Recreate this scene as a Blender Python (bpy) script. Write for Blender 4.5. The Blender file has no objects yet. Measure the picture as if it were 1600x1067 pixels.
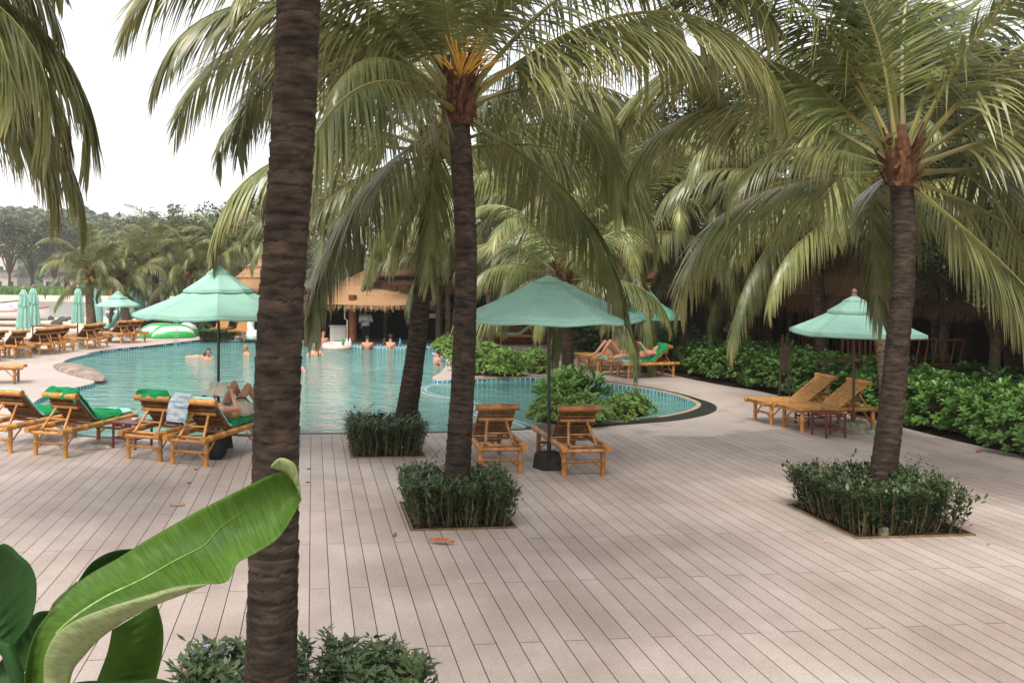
import bpy, bmesh, math, random
from mathutils import Vector, Matrix, noise
random.seed(7)
R_=math.radians
sc=bpy.context.scene; col=sc.collection
# ---------------- camera (f, principal point and horizon measured from the deck boards) ----------------
F=1345.0; CX=645.0; CY=434.4; ROLL=0.009; H=2.7
cam=bpy.data.cameras.new('camera'); co=bpy.data.objects.new('camera',cam); col.objects.link(co)
cam.sensor_width=36; cam.lens=F*36/1600; cam.shift_x=(800-CX)/1600; cam.shift_y=-(533.5-CY)/1600
cam.clip_start=0.05; cam.clip_end=3000
co.matrix_world=Matrix.Translation((0,0,H))@Matrix.Rotation(math.pi/2,4,'X')@Matrix.Rotation(ROLL,4,'Z')
sc.camera=co
# ---------------- world, sun, exposure ----------------
SUN_EL=58; SUN_AZ=200
w=bpy.data.worlds.new('World'); sc.world=w; w.use_nodes=True
nt=w.node_tree; nt.nodes.clear()
out=nt.nodes.new('ShaderNodeOutputWorld'); bg=nt.nodes.new('ShaderNodeBackground'); bg2=nt.nodes.new('ShaderNodeBackground')
sky=nt.nodes.new('ShaderNodeTexSky'); sky.sky_type='NISHITA'; sky.sun_disc=False
sky.sun_elevation=R_(SUN_EL); sky.sun_rotation=R_(SUN_AZ); sky.air_density=1; sky.dust_density=4
bg.inputs[1].default_value=0.06
bg2.inputs[0].default_value=(1.0,.985,.955,1); bg2.inputs[1].default_value=.83     # overcast cloud layer
ad=nt.nodes.new('ShaderNodeAddShader')
nt.links.new(sky.outputs[0],bg.inputs[0]); nt.links.new(bg.outputs[0],ad.inputs[0]); nt.links.new(bg2.outputs[0],ad.inputs[1]); nt.links.new(ad.outputs[0],out.inputs[0])
sl=bpy.data.lights.new('sun','SUN'); sl.energy=2.7; sl.angle=R_(24); sl.color=(1,.95,.86)
so=bpy.data.objects.new('sun',sl); col.objects.link(so)
_az=R_(SUN_AZ); _d=Vector((math.sin(_az)*math.cos(R_(SUN_EL)),math.cos(_az)*math.cos(R_(SUN_EL)),math.sin(R_(SUN_EL))))
so.rotation_euler=_d.to_track_quat('Z','Y').to_euler()
sc.view_settings.view_transform='Standard'; sc.view_settings.look='None'; sc.view_settings.exposure=0.42; sc.view_settings.gamma=1
sc.cycles.max_bounces=6; sc.cycles.diffuse_bounces=2; sc.cycles.transparent_max_bounces=8
# ---------------- helpers ----------------
def G(px,py,z=0.0):
    u=px-CX; v=py-CY; v2=v-ROLL*u; u2=u+ROLL*v
    Y=F*(H-z)/v2
    return Vector((u2*Y/F,Y,z))
def PZ(px,py,Y):
    u=px-CX; v=py-CY; v2=v-ROLL*u; u2=u+ROLL*v
    return Vector((u2*Y/F,Y,H-v2*Y/F))
def tag(o,label=None,cat=None,group=None,kind=None):
    if label: o['label']=label
    if cat: o['category']=cat
    if group: o['group']=group
    if kind: o['kind']=kind
    return o
def empty(name,loc,rz=0,label=None,cat=None,group=None,sc_=1):
    o=bpy.data.objects.new(name,None); col.objects.link(o); o.location=loc; o.rotation_euler=(0,0,rz)
    o.scale=(sc_,)*3; o.empty_display_size=.1
    return tag(o,label,cat,group)
def link(name,me,parent=None,loc=(0,0,0),rot=(0,0,0),scale=(1,1,1)):
    o=bpy.data.objects.new(name,me); col.objects.link(o); o.location=loc; o.rotation_euler=rot; o.scale=scale
    if parent: o.parent=parent
    return o
def frame(t):
    t=t.normalized(); a=Vector((0,0,1)) if abs(t.z)<.9 else Vector((1,0,0))
    x=t.cross(a).normalized(); return x,x.cross(t).normalized()
class MB:
    def __init__(s): s.v=[];s.f=[];s.m=[];s.uv=[];s.cur=0
    def face(s,idx,uv=None): s.f.append(tuple(idx)); s.m.append(s.cur); s.uv.append(uv)
    def quad(s,a,b,c,d,uv=None):
        n=len(s.v); s.v+= [tuple(a),tuple(b),tuple(c),tuple(d)]; s.face((n,n+1,n+2,n+3),uv)
    def tri(s,a,b,c):
        n=len(s.v); s.v+= [tuple(a),tuple(b),tuple(c)]; s.face((n,n+1,n+2))
    def tube(s,pts,r,n=8,cap=True,knots=0):
        pts=[Vector(p) for p in pts]; k=len(pts)
        rr=r if isinstance(r,(list,tuple)) else [r]*k
        base=len(s.v); x=None
        for i,p in enumerate(pts):
            t=(pts[min(i+1,k-1)]-pts[max(i-1,0)])
            if t.length<1e-9: t=Vector((0,0,1))
            if x is None: x,y=frame(t)
            else:
                t.normalize(); x=(x-t*x.dot(t)).normalized(); y=x.cross(t)
            for j in range(n):
                a=2*math.pi*j/n; s.v.append(tuple(p+x*math.cos(a)*rr[i]+y*math.sin(a)*rr[i]))
        for i in range(k-1):
            for j in range(n):
                a=base+i*n+j; b=base+i*n+(j+1)%n; s.face((a,b,b+n,a+n))
        if cap:
            s.face([base+j for j in range(n)][::-1]); s.face([base+(k-1)*n+j for j in range(n)])
    def bamboo(s,a,b,r,n=10,node=.28):
        a=Vector(a);b=Vector(b);L=(b-a).length;k=max(1,int(L/node));pts=[a];rr=[r]
        for i in range(1,k+1):
            t=(i-.45)/k; p=a.lerp(b,t); d=(b-a)/L
            pts+=[p-d*.012,p-d*.004,p+d*.004,p+d*.012]; rr+=[r*.98,r*1.13,r*1.13,r*.98]
        pts.append(b); rr.append(r)
        s.tube(pts,rr,n)
    def box(s,c,h,rz=0,taper=1.0,rot=None):
        c=Vector(c);n=len(s.v);M=rot or Matrix.Rotation(rz,3,'Z')
        for z in(-1,1):
            k=taper if z>0 else 1
            for x,y in((-1,-1),(1,-1),(1,1),(-1,1)): s.v.append(tuple(c+M@Vector((x*h[0]*k,y*h[1]*k,z*h[2]))))
        for q in((3,2,1,0),(4,5,6,7),(0,1,5,4),(1,2,6,5),(2,3,7,6),(3,0,4,7)): s.face([n+i for i in q])
    def lathe(s,prof,n=16,c=(0,0,0),sx=1,sy=1):
        base=len(s.v)
        for r,z in prof:
            for j in range(n):
                a=2*math.pi*j/n; s.v.append((c[0]+r*sx*math.cos(a),c[1]+r*sy*math.sin(a),c[2]+z))
        for i in range(len(prof)-1):
            for j in range(n):
                a=base+i*n+j;b=base+i*n+(j+1)%n; s.face((a,b,b+n,a+n))
        s.face([base+j for j in range(n)][::-1]); s.face([base+(len(prof)-1)*n+j for j in range(n)])
    def ball(s,c,r,n=10,sx=1,sy=1,sz=1):
        s.lathe([(r*math.sin(math.pi*(i+.02)/(8.04)),-r*sz*math.cos(math.pi*(i+.02)/8.04)) for i in range(9)],n,c,sx,sy)
    def grid(s,P,uvf=None):
        rows=len(P);cols=len(P[0]);b=len(s.v)
        for r in P:
            for p in r: s.v.append(tuple(p))
        for i in range(rows-1):
            for j in range(cols-1):
                a=b+i*cols+j
                uv=None
                if uvf: uv=[(j/(cols-1),i/(rows-1)),((j+1)/(cols-1),i/(rows-1)),((j+1)/(cols-1),(i+1)/(rows-1)),(j/(cols-1),(i+1)/(rows-1))]
                s.face((a,a+1,a+cols+1,a+cols),uv)
    def mesh(s,name,mats,smooth=True):
        me=bpy.data.meshes.new(name); me.from_pydata(s.v,[],s.f)
        if not isinstance(mats,(list,tuple)): mats=[mats]
        for m in mats: me.materials.append(m)
        me.polygons.foreach_set('material_index',s.m)
        if any(u for u in s.uv):
            l=me.uv_layers.new(name='UVMap').data; k=0
            for f,u in zip(s.f,s.uv):
                for i in range(len(f)):
                    l[k].uv=u[i] if u else (.5,.3)
                    k+=1
        if smooth:
            me.polygons.foreach_set('use_smooth',[True]*len(s.f))
            me.update()
            try: me.set_sharp_from_angle(angle=R_(45))
            except Exception: pass
        me.update(); return me
    def obj(s,name,mats,parent=None,smooth=True,loc=(0,0,0),rot=(0,0,0)):
        return link(name,s.mesh(name,mats,smooth),parent,loc,rot)
def cr(pts,n=6,closed=False):
    P=[Vector(p) for p in pts]; k=len(P); o=[]
    rng=range(k if closed else k-1)
    for i in rng:
        g=lambda j:P[j%k] if closed else P[max(0,min(k-1,j))]
        a,b,c,d=g(i-1),g(i),g(i+1),g(i+2)
        for q in range(n):
            t=q/n
            o.append(.5*((2*b)+(c-a)*t+(2*a-5*b+4*c-d)*t*t+(3*b-a-3*c+d)*t**3))
    if not closed:o.append(P[-1])
    return o
# ---------------- materials ----------------
def mat(name,colr,rough=.6,spec=.4,var=.25,scale=6,bump=0,bscale=40,stretch=None,col2=None,transl=0,coat=0,rnd=0.12,coords='Object',metal=0,twotone=None):
    m=bpy.data.materials.new(name); m.use_nodes=True; t=m.node_tree; N=t.nodes; L=t.links
    p=N['Principled BSDF']; p.inputs['Roughness'].default_value=rough; p.inputs['Specular IOR Level'].default_value=spec
    p.inputs['Metallic'].default_value=metal
    if coat: p.inputs['Coat Weight'].default_value=coat; p.inputs['Coat Roughness'].default_value=.25
    tc=N.new('ShaderNodeTexCoord'); mp=N.new('ShaderNodeMapping'); L.new(tc.outputs[coords],mp.inputs[0])
    if stretch: mp.inputs['Scale'].default_value=stretch
    no=N.new('ShaderNodeTexNoise'); no.inputs['Scale'].default_value=scale; no.inputs['Detail'].default_value=6; no.inputs['Roughness'].default_value=.65
    L.new(mp.outputs[0],no.inputs[0])
    r=N.new('ShaderNodeValToRGB'); e=r.color_ramp.elements
    c2=col2 or tuple(c*(1+var) for c in colr); c1=tuple(c*(1-var) for c in colr) if not col2 else colr
    e[0].position=.32; e[0].color=(*c1,1); e[1].position=.68; e[1].color=(*c2,1)
    L.new(no.outputs[0],r.inputs[0])
    oi=N.new('ShaderNodeObjectInfo'); mr=N.new('ShaderNodeMapRange'); mr.inputs[3].default_value=1-rnd*1.5; mr.inputs[4].default_value=1+rnd
    L.new(oi.outputs['Random'],mr.inputs[0])
    hs=N.new('ShaderNodeHueSaturation'); L.new(mr.outputs[0],hs.inputs['Value']); L.new(r.outputs[0],hs.inputs['Color'])
    L.new(hs.outputs[0],p.inputs['Base Color'])
    if bump:
        n2=N.new('ShaderNodeTexNoise'); n2.inputs['Scale'].default_value=bscale; n2.inputs['Detail'].default_value=4; L.new(mp.outputs[0],n2.inputs[0])
        b=N.new('ShaderNodeBump'); b.inputs['Strength'].default_value=bump; b.inputs['Distance'].default_value=.02; L.new(n2.outputs[0],b.inputs['Height']); L.new(b.outputs[0],p.inputs['Normal'])
    if transl:
        tr=N.new('ShaderNodeBsdfTranslucent'); mx=N.new('ShaderNodeMixShader'); mx.inputs[0].default_value=transl
        L.new(hs.outputs[0],tr.inputs[0]); L.new(p.outputs[0],mx.inputs[1]); L.new(tr.outputs[0],mx.inputs[2])
        L.new(mx.outputs[0],N['Material Output'].inputs[0])
    m['_hs']=hs.name
    return m
def N_(m): return m.node_tree.nodes, m.node_tree.links
M={}
M['bamboo']=mat('varnished_bamboo',(.50,.215,.042),.38,.5,.38,5,.25,60,coat=.3,rnd=.22)
M['bamboo_dark']=mat('shade_toned_bamboo',(.37,.15,.032),.42,.5,.5,6,.3,60,coat=.25,rnd=.15)  # darker copy of the bamboo, with tree shade put into its colour
M['bamboo_pale']=mat('pale_bamboo',(.60,.32,.09),.45,.45,.3,5,.25,60,rnd=.2)
M['slat']=mat('bamboo_slats',(.16,.07,.022),.55,.3,.5,9,.4,50)
M['slat_pale']=mat('bamboo_slats_pale',(.52,.26,.08),.5,.35,.35,14,.4,50)
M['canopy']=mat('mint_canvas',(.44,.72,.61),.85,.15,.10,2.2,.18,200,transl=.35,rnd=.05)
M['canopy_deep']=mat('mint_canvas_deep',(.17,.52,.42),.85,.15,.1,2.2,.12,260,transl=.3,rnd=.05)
M['pole_black']=mat('black_pole',(.02,.022,.022),.4,.5,.2,8)
M['pole_wood']=mat('brown_pole',(.11,.04,.025),.5,.4,.3,8)
M['finial']=mat('finial_wood',(.3,.2,.15),.6,.3,.2,8)
M['base_dark']=mat('dark_mossy_concrete',(.03,.03,.024),.85,.2,.6,12,.8,50)
M['base']=mat('weathered_concrete',(.2,.19,.13),.9,.2,.5,12,.8,50)
M['base_pale']=mat('pale_concrete',(.45,.4,.33),.9,.2,.3,12,.6,50)
M['towel']=mat('green_towel',(.018,.25,.085),.95,.05,.2,9,.9,90,rnd=.05)
M['cushion']=mat('pale_teal_cushion',(.28,.55,.50),.85,.1,.08,5,.2,60)
M['cushion_deep']=mat('teal_cushion_side',(.08,.27,.23),.85,.1,.15,5,.2,60)
M['grey_cloth']=mat('grey_blue_cloth',(.33,.38,.41),.95,.05,.2,12,.6,40)
M['bag']=mat('cream_canvas_bag',(.5,.45,.35),.9,.1,.25,9,.5,50)
M['black']=mat('black_fabric',(.012,.012,.013),.8,.2,.3,9)
M['redwood']=mat('red_brown_wood',(.12,.022,.013),.4,.45,.3,9,.2,60)
M['thatch']=mat('straw_thatch',(.40,.24,.13),.95,.05,.45,3,1,30,stretch=(9,9,1.2),rnd=.05)
M['thatch_dark']=mat('old_thatch',(.15,.085,.045),.95,.05,.5,3,1,30,stretch=(9,9,1.2),rnd=.05)
M['darkwood']=mat('dark_wood_wall',(.028,.014,.009),.8,.2,.5,2.5,.5,20,stretch=(6,6,.6))
M['orangewood']=mat('orange_wood',(.17,.055,.018),.55,.3,.4,6,.4,30)
M['teal']=mat('teal_curtain',(.015,.09,.1),.8,.2,.4,3,0,stretch=(8,8,.3))
M['bark']=mat('tree_bark',(.08,.055,.035),.9,.2,.5,10,1,30)
M['stem']=mat('twig_bark',(.16,.105,.055),.8,.2,.4,12)
M['soil']=mat('dark_soil',(.035,.024,.016),.95,.1,.6,9,1,40)
M['skin']=mat('skin_light',(.56,.27,.18),.55,.35,.1,6,rnd=.08)
M['skin_tan']=mat('skin_tanned',(.36,.16,.09),.55,.35,.1,6,rnd=.05)
M['hair']=mat('dark_hair',(.02,.014,.01),.6,.3,.3,20)
M['hair_blond']=mat('fair_hair',(.3,.18,.08),.6,.3,.3,20)
M['white']=mat('white_cloth',(.7,.7,.68),.8,.2,.06,8)
M['white_plastic']=mat('white_inflatable',(.78,.78,.75),.35,.5,.05,8)
M['pink']=mat('pink_inflatable',(.75,.33,.30),.35,.5,.1,5,col2=(.8,.62,.55))
M['green_pl']=mat('green_inflatable',(.03,.35,.07),.35,.5,.1,6)
M['yellow_pl']=mat('yellow_inflatable',(.75,.45,.04),.35,.5,.1,6)
M['red_pl']=mat('red_plastic',(.55,.05,.03),.4,.5,.1,6)
M['blue_pl']=mat('blue_plastic',(.06,.22,.42),.4,.5,.1,6)
M['sarong']=mat('patterned_wrap',(.45,.28,.22),.9,.1,.5,24)
M['brown_leaf']=mat('dry_leaf',(.42,.13,.06),.8,.2,.3,20)
M['dry_pale']=mat('dry_pale_leaf',(.5,.3,.17),.8,.2,.3,20)
M['coconut']=mat('coconut_husk',(.24,.19,.04),.5,.35,.4,8)
M['fibre']=mat('palm_fibre',(.13,.062,.035),.95,.1,.6,10,1,50,stretch=(3,3,1))
M['flower']=mat('flower_stalk',(.62,.33,.05),.6,.3,.3,9)
M['purple']=mat('purple_petal',(.25,.18,.55),.6,.3,.1,9)
M['stone']=mat('grey_pebble_stone',(.16,.12,.10),.85,.2,.5,3,1,18,col2=(.42,.33,.28))
M['coping']=mat('dark_wet_coping',(.03,.034,.03),.4,.4,.5,4,.5,60)
M['tan_coping']=mat('tan_coping_stone',(.42,.33,.22),.7,.3,.2,8,.4,60)
M['white_wall']=mat('white_plaster',(.62,.58,.53),.85,.2,.08,3)
M['roof_tile']=mat('grey_roof',(.34,.30,.27),.8,.2,.3,6)
M['rock']=mat('beach_rock',(.09,.08,.07),.9,.2,.5,3,1,6)
# leaves
def leafmat(name,c1,c2,rough=.4,transl=.25,tip=None,sc_=1.5,rnd=.2,spec=.5):
    m=mat(name,c1,rough,spec,0,sc_,col2=c2,transl=transl,rnd=rnd); N,L=N_(m)
    if tip:
        hs=N[m['_hs']]; src=hs.inputs['Color'].links[0].from_socket
        uv=N.new('ShaderNodeUVMap'); sx=N.new('ShaderNodeSeparateXYZ'); L.new(uv.outputs[0],sx.inputs[0])
        r=N.new('ShaderNodeMapRange'); r.inputs[1].default_value=.72; r.inputs[2].default_value=1.02; L.new(sx.outputs[1],r.inputs[0])
        mx=N.new('ShaderNodeMix'); mx.data_type='RGBA'; L.new(r.outputs[0],mx.inputs[0]); L.new(src,mx.inputs[6]); mx.inputs[7].default_value=(*tip,1); L.new(mx.outputs[2],hs.inputs['Color'])
    return m
M['frond']=leafmat('palm_leaflet',(.060,.100,.020),(.34,.34,.13),.30,.18,(.30,.24,.09),.9,.25)
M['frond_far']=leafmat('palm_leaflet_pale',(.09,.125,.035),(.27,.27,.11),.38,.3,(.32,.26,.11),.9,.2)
M['rachis']=mat('palm_rachis',(.26,.20,.06),.45,.4,.3,4,rnd=.2,col2=(.13,.16,.045))
M['hedge']=leafmat('small_dark_leaf',(.022,.045,.017),(.085,.14,.042),.38,.15,None,7,.1)
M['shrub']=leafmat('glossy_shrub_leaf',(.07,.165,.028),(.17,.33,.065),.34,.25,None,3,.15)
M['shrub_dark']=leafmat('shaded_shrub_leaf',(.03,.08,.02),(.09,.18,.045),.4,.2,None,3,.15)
M['shrub_pale']=leafmat('bright_shrub_leaf',(.13,.25,.042),(.27,.40,.09),.36,.25,None,3,.12)
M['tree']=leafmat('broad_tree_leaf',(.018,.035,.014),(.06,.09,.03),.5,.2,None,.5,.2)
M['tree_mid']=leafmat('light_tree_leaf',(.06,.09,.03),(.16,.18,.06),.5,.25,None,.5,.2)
def bananamat(name,c1,c2,c3):
    m=bpy.data.materials.new(name); m.use_nodes=True; N=m.node_tree.nodes; L=m.node_tree.links; p=N['Principled BSDF']
    p.inputs['Roughness'].default_value=.5; p.inputs['Specular IOR Level'].default_value=.22
    uv=N.new('ShaderNodeUVMap'); mp=N.new('ShaderNodeMapping'); L.new(uv.outputs[0],mp.inputs[0]); mp.inputs['Scale'].default_value=(3.0,150,1); mp.inputs['Rotation'].default_value=(0,0,.0)
    no=N.new('ShaderNodeTexNoise'); no.inputs['Scale'].default_value=.9; no.inputs['Detail'].default_value=5; L.new(mp.outputs[0],no.inputs[0])
    n2=N.new('ShaderNodeTexNoise'); n2.inputs['Scale'].default_value=2.2; n2.inputs['Detail'].default_value=3; L.new(uv.outputs[0],n2.inputs[0])
    r=N.new('ShaderNodeValToRGB'); e=r.color_ramp.elements; e[0].position=.3; e[0].color=(*c1,1); e[1].position=.75; e[1].color=(*c2,1); L.new(n2.outputs[0],r.inputs[0])
    r2=N.new('ShaderNodeValToRGB'); q=r2.color_ramp.elements; q[0].position=.35; q[0].color=(.72,.72,.72,1); q[1].position=.65; q[1].color=(1.12,1.12,1.12,1); L.new(no.outputs[0],r2.inputs[0])
    mu=N.new('ShaderNodeMix'); mu.data_type='RGBA'; mu.blend_type='MULTIPLY'; mu.inputs[0].default_value=1; L.new(r.outputs[0],mu.inputs[6]); L.new(r2.outputs[0],mu.inputs[7])
    L.new(mu.outputs[2],p.inputs['Base Color'])
    b=N.new('ShaderNodeBump'); b.inputs['Strength'].default_value=.35; b.inputs['Distance'].default_value=.004; L.new(no.outputs[0],b.inputs['Height']); L.new(b.outputs[0],p.inputs['Normal'])
    tr=N.new('ShaderNodeBsdfTranslucent'); tr.inputs[0].default_value=(*c3,1); mx=N.new('ShaderNodeMixShader'); mx.inputs[0].default_value=.32
    L.new(p.outputs[0],mx.inputs[1]); L.new(tr.outputs[0],mx.inputs[2]); L.new(mx.outputs[0],N['Material Output'].inputs[0]); return m
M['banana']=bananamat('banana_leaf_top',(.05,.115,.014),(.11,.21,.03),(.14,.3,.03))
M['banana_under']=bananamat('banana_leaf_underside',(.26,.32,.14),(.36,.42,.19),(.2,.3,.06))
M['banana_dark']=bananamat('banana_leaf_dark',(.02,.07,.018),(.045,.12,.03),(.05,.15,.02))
M['midrib']=mat('banana_midrib',(.15,.25,.045),.4,.4,.1,9)
# trunk
def trunkmat(name,c1,c2,sp=14):
    m=mat(name,c1,.9,.15,0,3.5,col2=c2,rnd=.1,bump=.4,bscale=60,stretch=(1.6,1.6,4)); N,L=N_(m)
    hs=N[m['_hs']]; src=hs.inputs['Color'].links[0].from_socket
    tc=N.new('ShaderNodeTexCoord'); mp=N.new('ShaderNodeMapping'); mp.inputs['Scale'].default_value=(5,5,20); L.new(tc.outputs['Object'],mp.inputs[0])
    n=N.new('ShaderNodeTexNoise'); n.inputs['Scale'].default_value=1.6; n.inputs['Detail'].default_value=5; L.new(mp.outputs[0],n.inputs[0])
    r=N.new('ShaderNodeValToRGB'); e=r.color_ramp.elements; e[0].position=.36; e[0].color=(.42,.42,.42,1); e[1].position=.62; e[1].color=(1.25,1.2,1.15,1); L.new(n.outputs[0],r.inputs[0])
    mx=N.new('ShaderNodeMix'); mx.data_type='RGBA'; mx.blend_type='MULTIPLY'; mx.inputs[0].default_value=.8; L.new(src,mx.inputs[6]); L.new(r.outputs[0],mx.inputs[7])
    # crack colour carried by the groove attribute
    at=N.new('ShaderNodeAttribute'); at.attribute_name='groove'
    m2=N.new('ShaderNodeMix'); m2.data_type='RGBA'; L.new(at.outputs['Fac'],m2.inputs[0]); L.new(mx.outputs[2],m2.inputs[6]); m2.inputs[7].default_value=(c1[0]*.45,c1[1]*.42,c1[2]*.4,1)
    L.new(m2.outputs[2],hs.inputs['Color']); return m
M['trunk']=trunkmat('palm_trunk_brown',(.040,.028,.020),(.13,.088,.060))
M['trunk_dark']=trunkmat('palm_trunk_dark',(.022,.0165,.0125),(.080,.058,.042))  # bark darkened in colour for trunks standing in shade
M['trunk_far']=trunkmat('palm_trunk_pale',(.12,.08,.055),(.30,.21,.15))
# deck boards
def deckmat():
    m=bpy.data.materials.new('deck_boards'); m.use_nodes=True; N=m.node_tree.nodes; L=m.node_tree.links; p=N['Principled BSDF']
    p.inputs['Roughness'].default_value=.62; p.inputs['Specular IOR Level'].default_value=.3
    tc=N.new('ShaderNodeTexCoord'); mp=N.new('ShaderNodeMapping'); L.new(tc.outputs['Object'],mp.inputs[0])
    ang=math.atan2(CX-488,F)       # boards run toward their vanishing point
    mp.vector_type='POINT'; mp.inputs['Rotation'].default_value=(0,0,-ang-math.pi/2)
    br=N.new('ShaderNodeTexBrick'); br.offset=.5; br.inputs['Scale'].default_value=1; br.inputs['Brick Width'].default_value=2.5; br.inputs['Row Height'].default_value=.172
    br.inputs['Mortar Size'].default_value=.0040; br.inputs['Mortar Smooth'].default_value=.1; br.inputs['Bias'].default_value=0
    br.inputs['Color1'].default_value=(.48,.41,.37,1); br.inputs['Color2'].default_value=(.42,.35,.315,1); br.inputs['Mortar'].default_value=(.055,.042,.034,1)
    L.new(mp.outputs[0],br.inputs[0])
    n=N.new('ShaderNodeTexNoise'); n.inputs['Scale'].default_value=160; n.inputs['Detail'].default_value=3; L.new(tc.outputs['Object'],n.inputs[0])
    r=N.new('ShaderNodeValToRGB'); e=r.color_ramp.elements; e[0].position=.33; e[0].color=(.62,.6,.58,1); e[1].position=.6; e[1].color=(1.06,1.06,1.06,1); L.new(n.outputs[0],r.inputs[0])
    n3=N.new('ShaderNodeTexNoise'); n3.inputs['Scale'].default_value=.55; n3.inputs['Detail'].default_value=6; n3.inputs['Roughness'].default_value=.6; L.new(tc.outputs['Object'],n3.inputs[0])
    r3=N.new('ShaderNodeValToRGB'); q=r3.color_ramp.elements; q[0].position=.34; q[0].color=(.70,.66,.64,1); q[1].position=.62; q[1].color=(1.04,1.04,1.04,1); L.new(n3.outputs[0],r3.inputs[0])
    a=N.new('ShaderNodeMix'); a.data_type='RGBA'; a.blend_type='MULTIPLY'; a.inputs[0].default_value=.8; L.new(br.outputs[0],a.inputs[6]); L.new(r.outputs[0],a.inputs[7])
    b=N.new('ShaderNodeMix'); b.data_type='RGBA'; b.blend_type='MULTIPLY'; b.inputs[0].default_value=1; L.new(a.outputs[2],b.inputs[6]); L.new(r3.outputs[0],b.inputs[7])
    L.new(b.outputs[2],p.inputs['Base Color'])
    bu=N.new('ShaderNodeBump'); bu.inputs['Strength'].default_value=.6; bu.inputs['Distance'].default_value=.006; bu.invert=True; L.new(br.outputs['Fac'],bu.inputs['Height'])
    bu2=N.new('ShaderNodeBump'); bu2.inputs['Strength'].default_value=.25; bu2.inputs['Distance'].default_value=.003; L.new(n.outputs[0],bu2.inputs['Height']); L.new(bu.outputs[0],bu2.inputs['Normal']); L.new(bu2.outputs[0],p.inputs['Normal'])
    return m
M['deck']=deckmat()
def pavemat(name,c,wet=True,speck=90):
    m=mat(name,c,.75,.25,.10,.5,.3,speck,rnd=0); N,L=N_(m); hs=N[m['_hs']]; src=hs.inputs['Color'].links[0].from_socket
    tc=N.new('ShaderNodeTexCoord'); n=N.new('ShaderNodeTexNoise'); n.inputs['Scale'].default_value=speck; n.inputs['Detail'].default_value=2; L.new(tc.outputs['Object'],n.inputs[0])
    r=N.new('ShaderNodeValToRGB'); e=r.color_ramp.elements; e[0].position=.35; e[0].color=(.6,.58,.56,1); e[1].position=.6; e[1].color=(1.08,1.08,1.08,1); L.new(n.outputs[0],r.inputs[0])
    n2=N.new('ShaderNodeTexNoise'); n2.inputs['Scale'].default_value=1.6; n2.inputs['Detail'].default_value=5; L.new(tc.outputs['Object'],n2.inputs[0])
    r2=N.new('ShaderNodeValToRGB'); e=r2.color_ramp.elements; e[0].position=.3; e[0].color=(.66,.62,.6,1); e[1].position=.42; e[1].color=(1,1,1,1); L.new(n2.outputs[0],r2.inputs[0])
    a=N.new('ShaderNodeMix'); a.data_type='RGBA'; a.blend_type='MULTIPLY'; a.inputs[0].default_value=.8; L.new(src,a.inputs[6]); L.new(r.outputs[0],a.inputs[7])
    b=N.new('ShaderNodeMix'); b.data_type='RGBA'; b.blend_type='MULTIPLY'; b.inputs[0].default_value=.7; L.new(a.outputs[2],b.inputs[6]); L.new(r2.outputs[0],b.inputs[7])
    L.new(b.outputs[2],hs.inputs['Color']); return m
M['pave']=pavemat('pebble_wash_paving',(.47,.40,.365))
M['sand']=pavemat('beach_sand',(.58,.48,.40),speck=6)
M['garden']=M['soil']
def watermat(name,c1,c2,sc1,dist,rough=.06):
    m=mat(name,c1,rough,.5,0,.35,col2=c2,rnd=0); N,L=N_(m); p=N['Principled BSDF']; p.inputs['IOR'].default_value=1.33
    tc=N.new('ShaderNodeTexCoord'); mp=N.new('ShaderNodeMapping'); mp.inputs['Scale'].default_value=(.62,1,1); mp.inputs['Rotation'].default_value=(0,0,.12); L.new(tc.outputs['Object'],mp.inputs[0])
    n=N.new('ShaderNodeTexNoise'); n.inputs['Scale'].default_value=sc1; n.inputs['Detail'].default_value=4; n.inputs['Roughness'].default_value=.55; n.inputs['Distortion'].default_value=.6; L.new(mp.outputs[0],n.inputs[0])
    b=N.new('ShaderNodeBump'); b.inputs['Strength'].default_value=1; b.inputs['Distance'].default_value=dist; L.new(n.outputs[0],b.inputs['Height']); L.new(b.outputs[0],p.inputs['Normal']); return m
M['water']=watermat('pool_water',(.080,.212,.188),(.125,.285,.25),2.6,.22)
M['sea']=watermat('sea_water',(.36,.36,.34),(.42,.40,.37),1.2,.12,.12)
def tilemat():
    m=bpy.data.materials.new('pool_tiles'); m.use_nodes=True; N=m.node_tree.nodes; L=m.node_tree.links; p=N['Principled BSDF']; p.inputs['Roughness'].default_value=.25
    uv=N.new('ShaderNodeUVMap'); br=N.new('ShaderNodeTexBrick'); br.offset=0; br.inputs['Scale'].default_value=1; br.inputs['Brick Width'].default_value=.14; br.inputs['Row Height'].default_value=.13
    br.inputs['Mortar Size'].default_value=.016; br.inputs['Color1'].default_value=(.02,.16,.30,1); br.inputs['Color2'].default_value=(.08,.34,.42,1); br.inputs['Mortar'].default_value=(.6,.6,.5,1)
    L.new(uv.outputs[0],br.inputs[0]); L.new(br.outputs[0],p.inputs['Base Color']); return m
M['tile']=tilemat()
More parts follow.
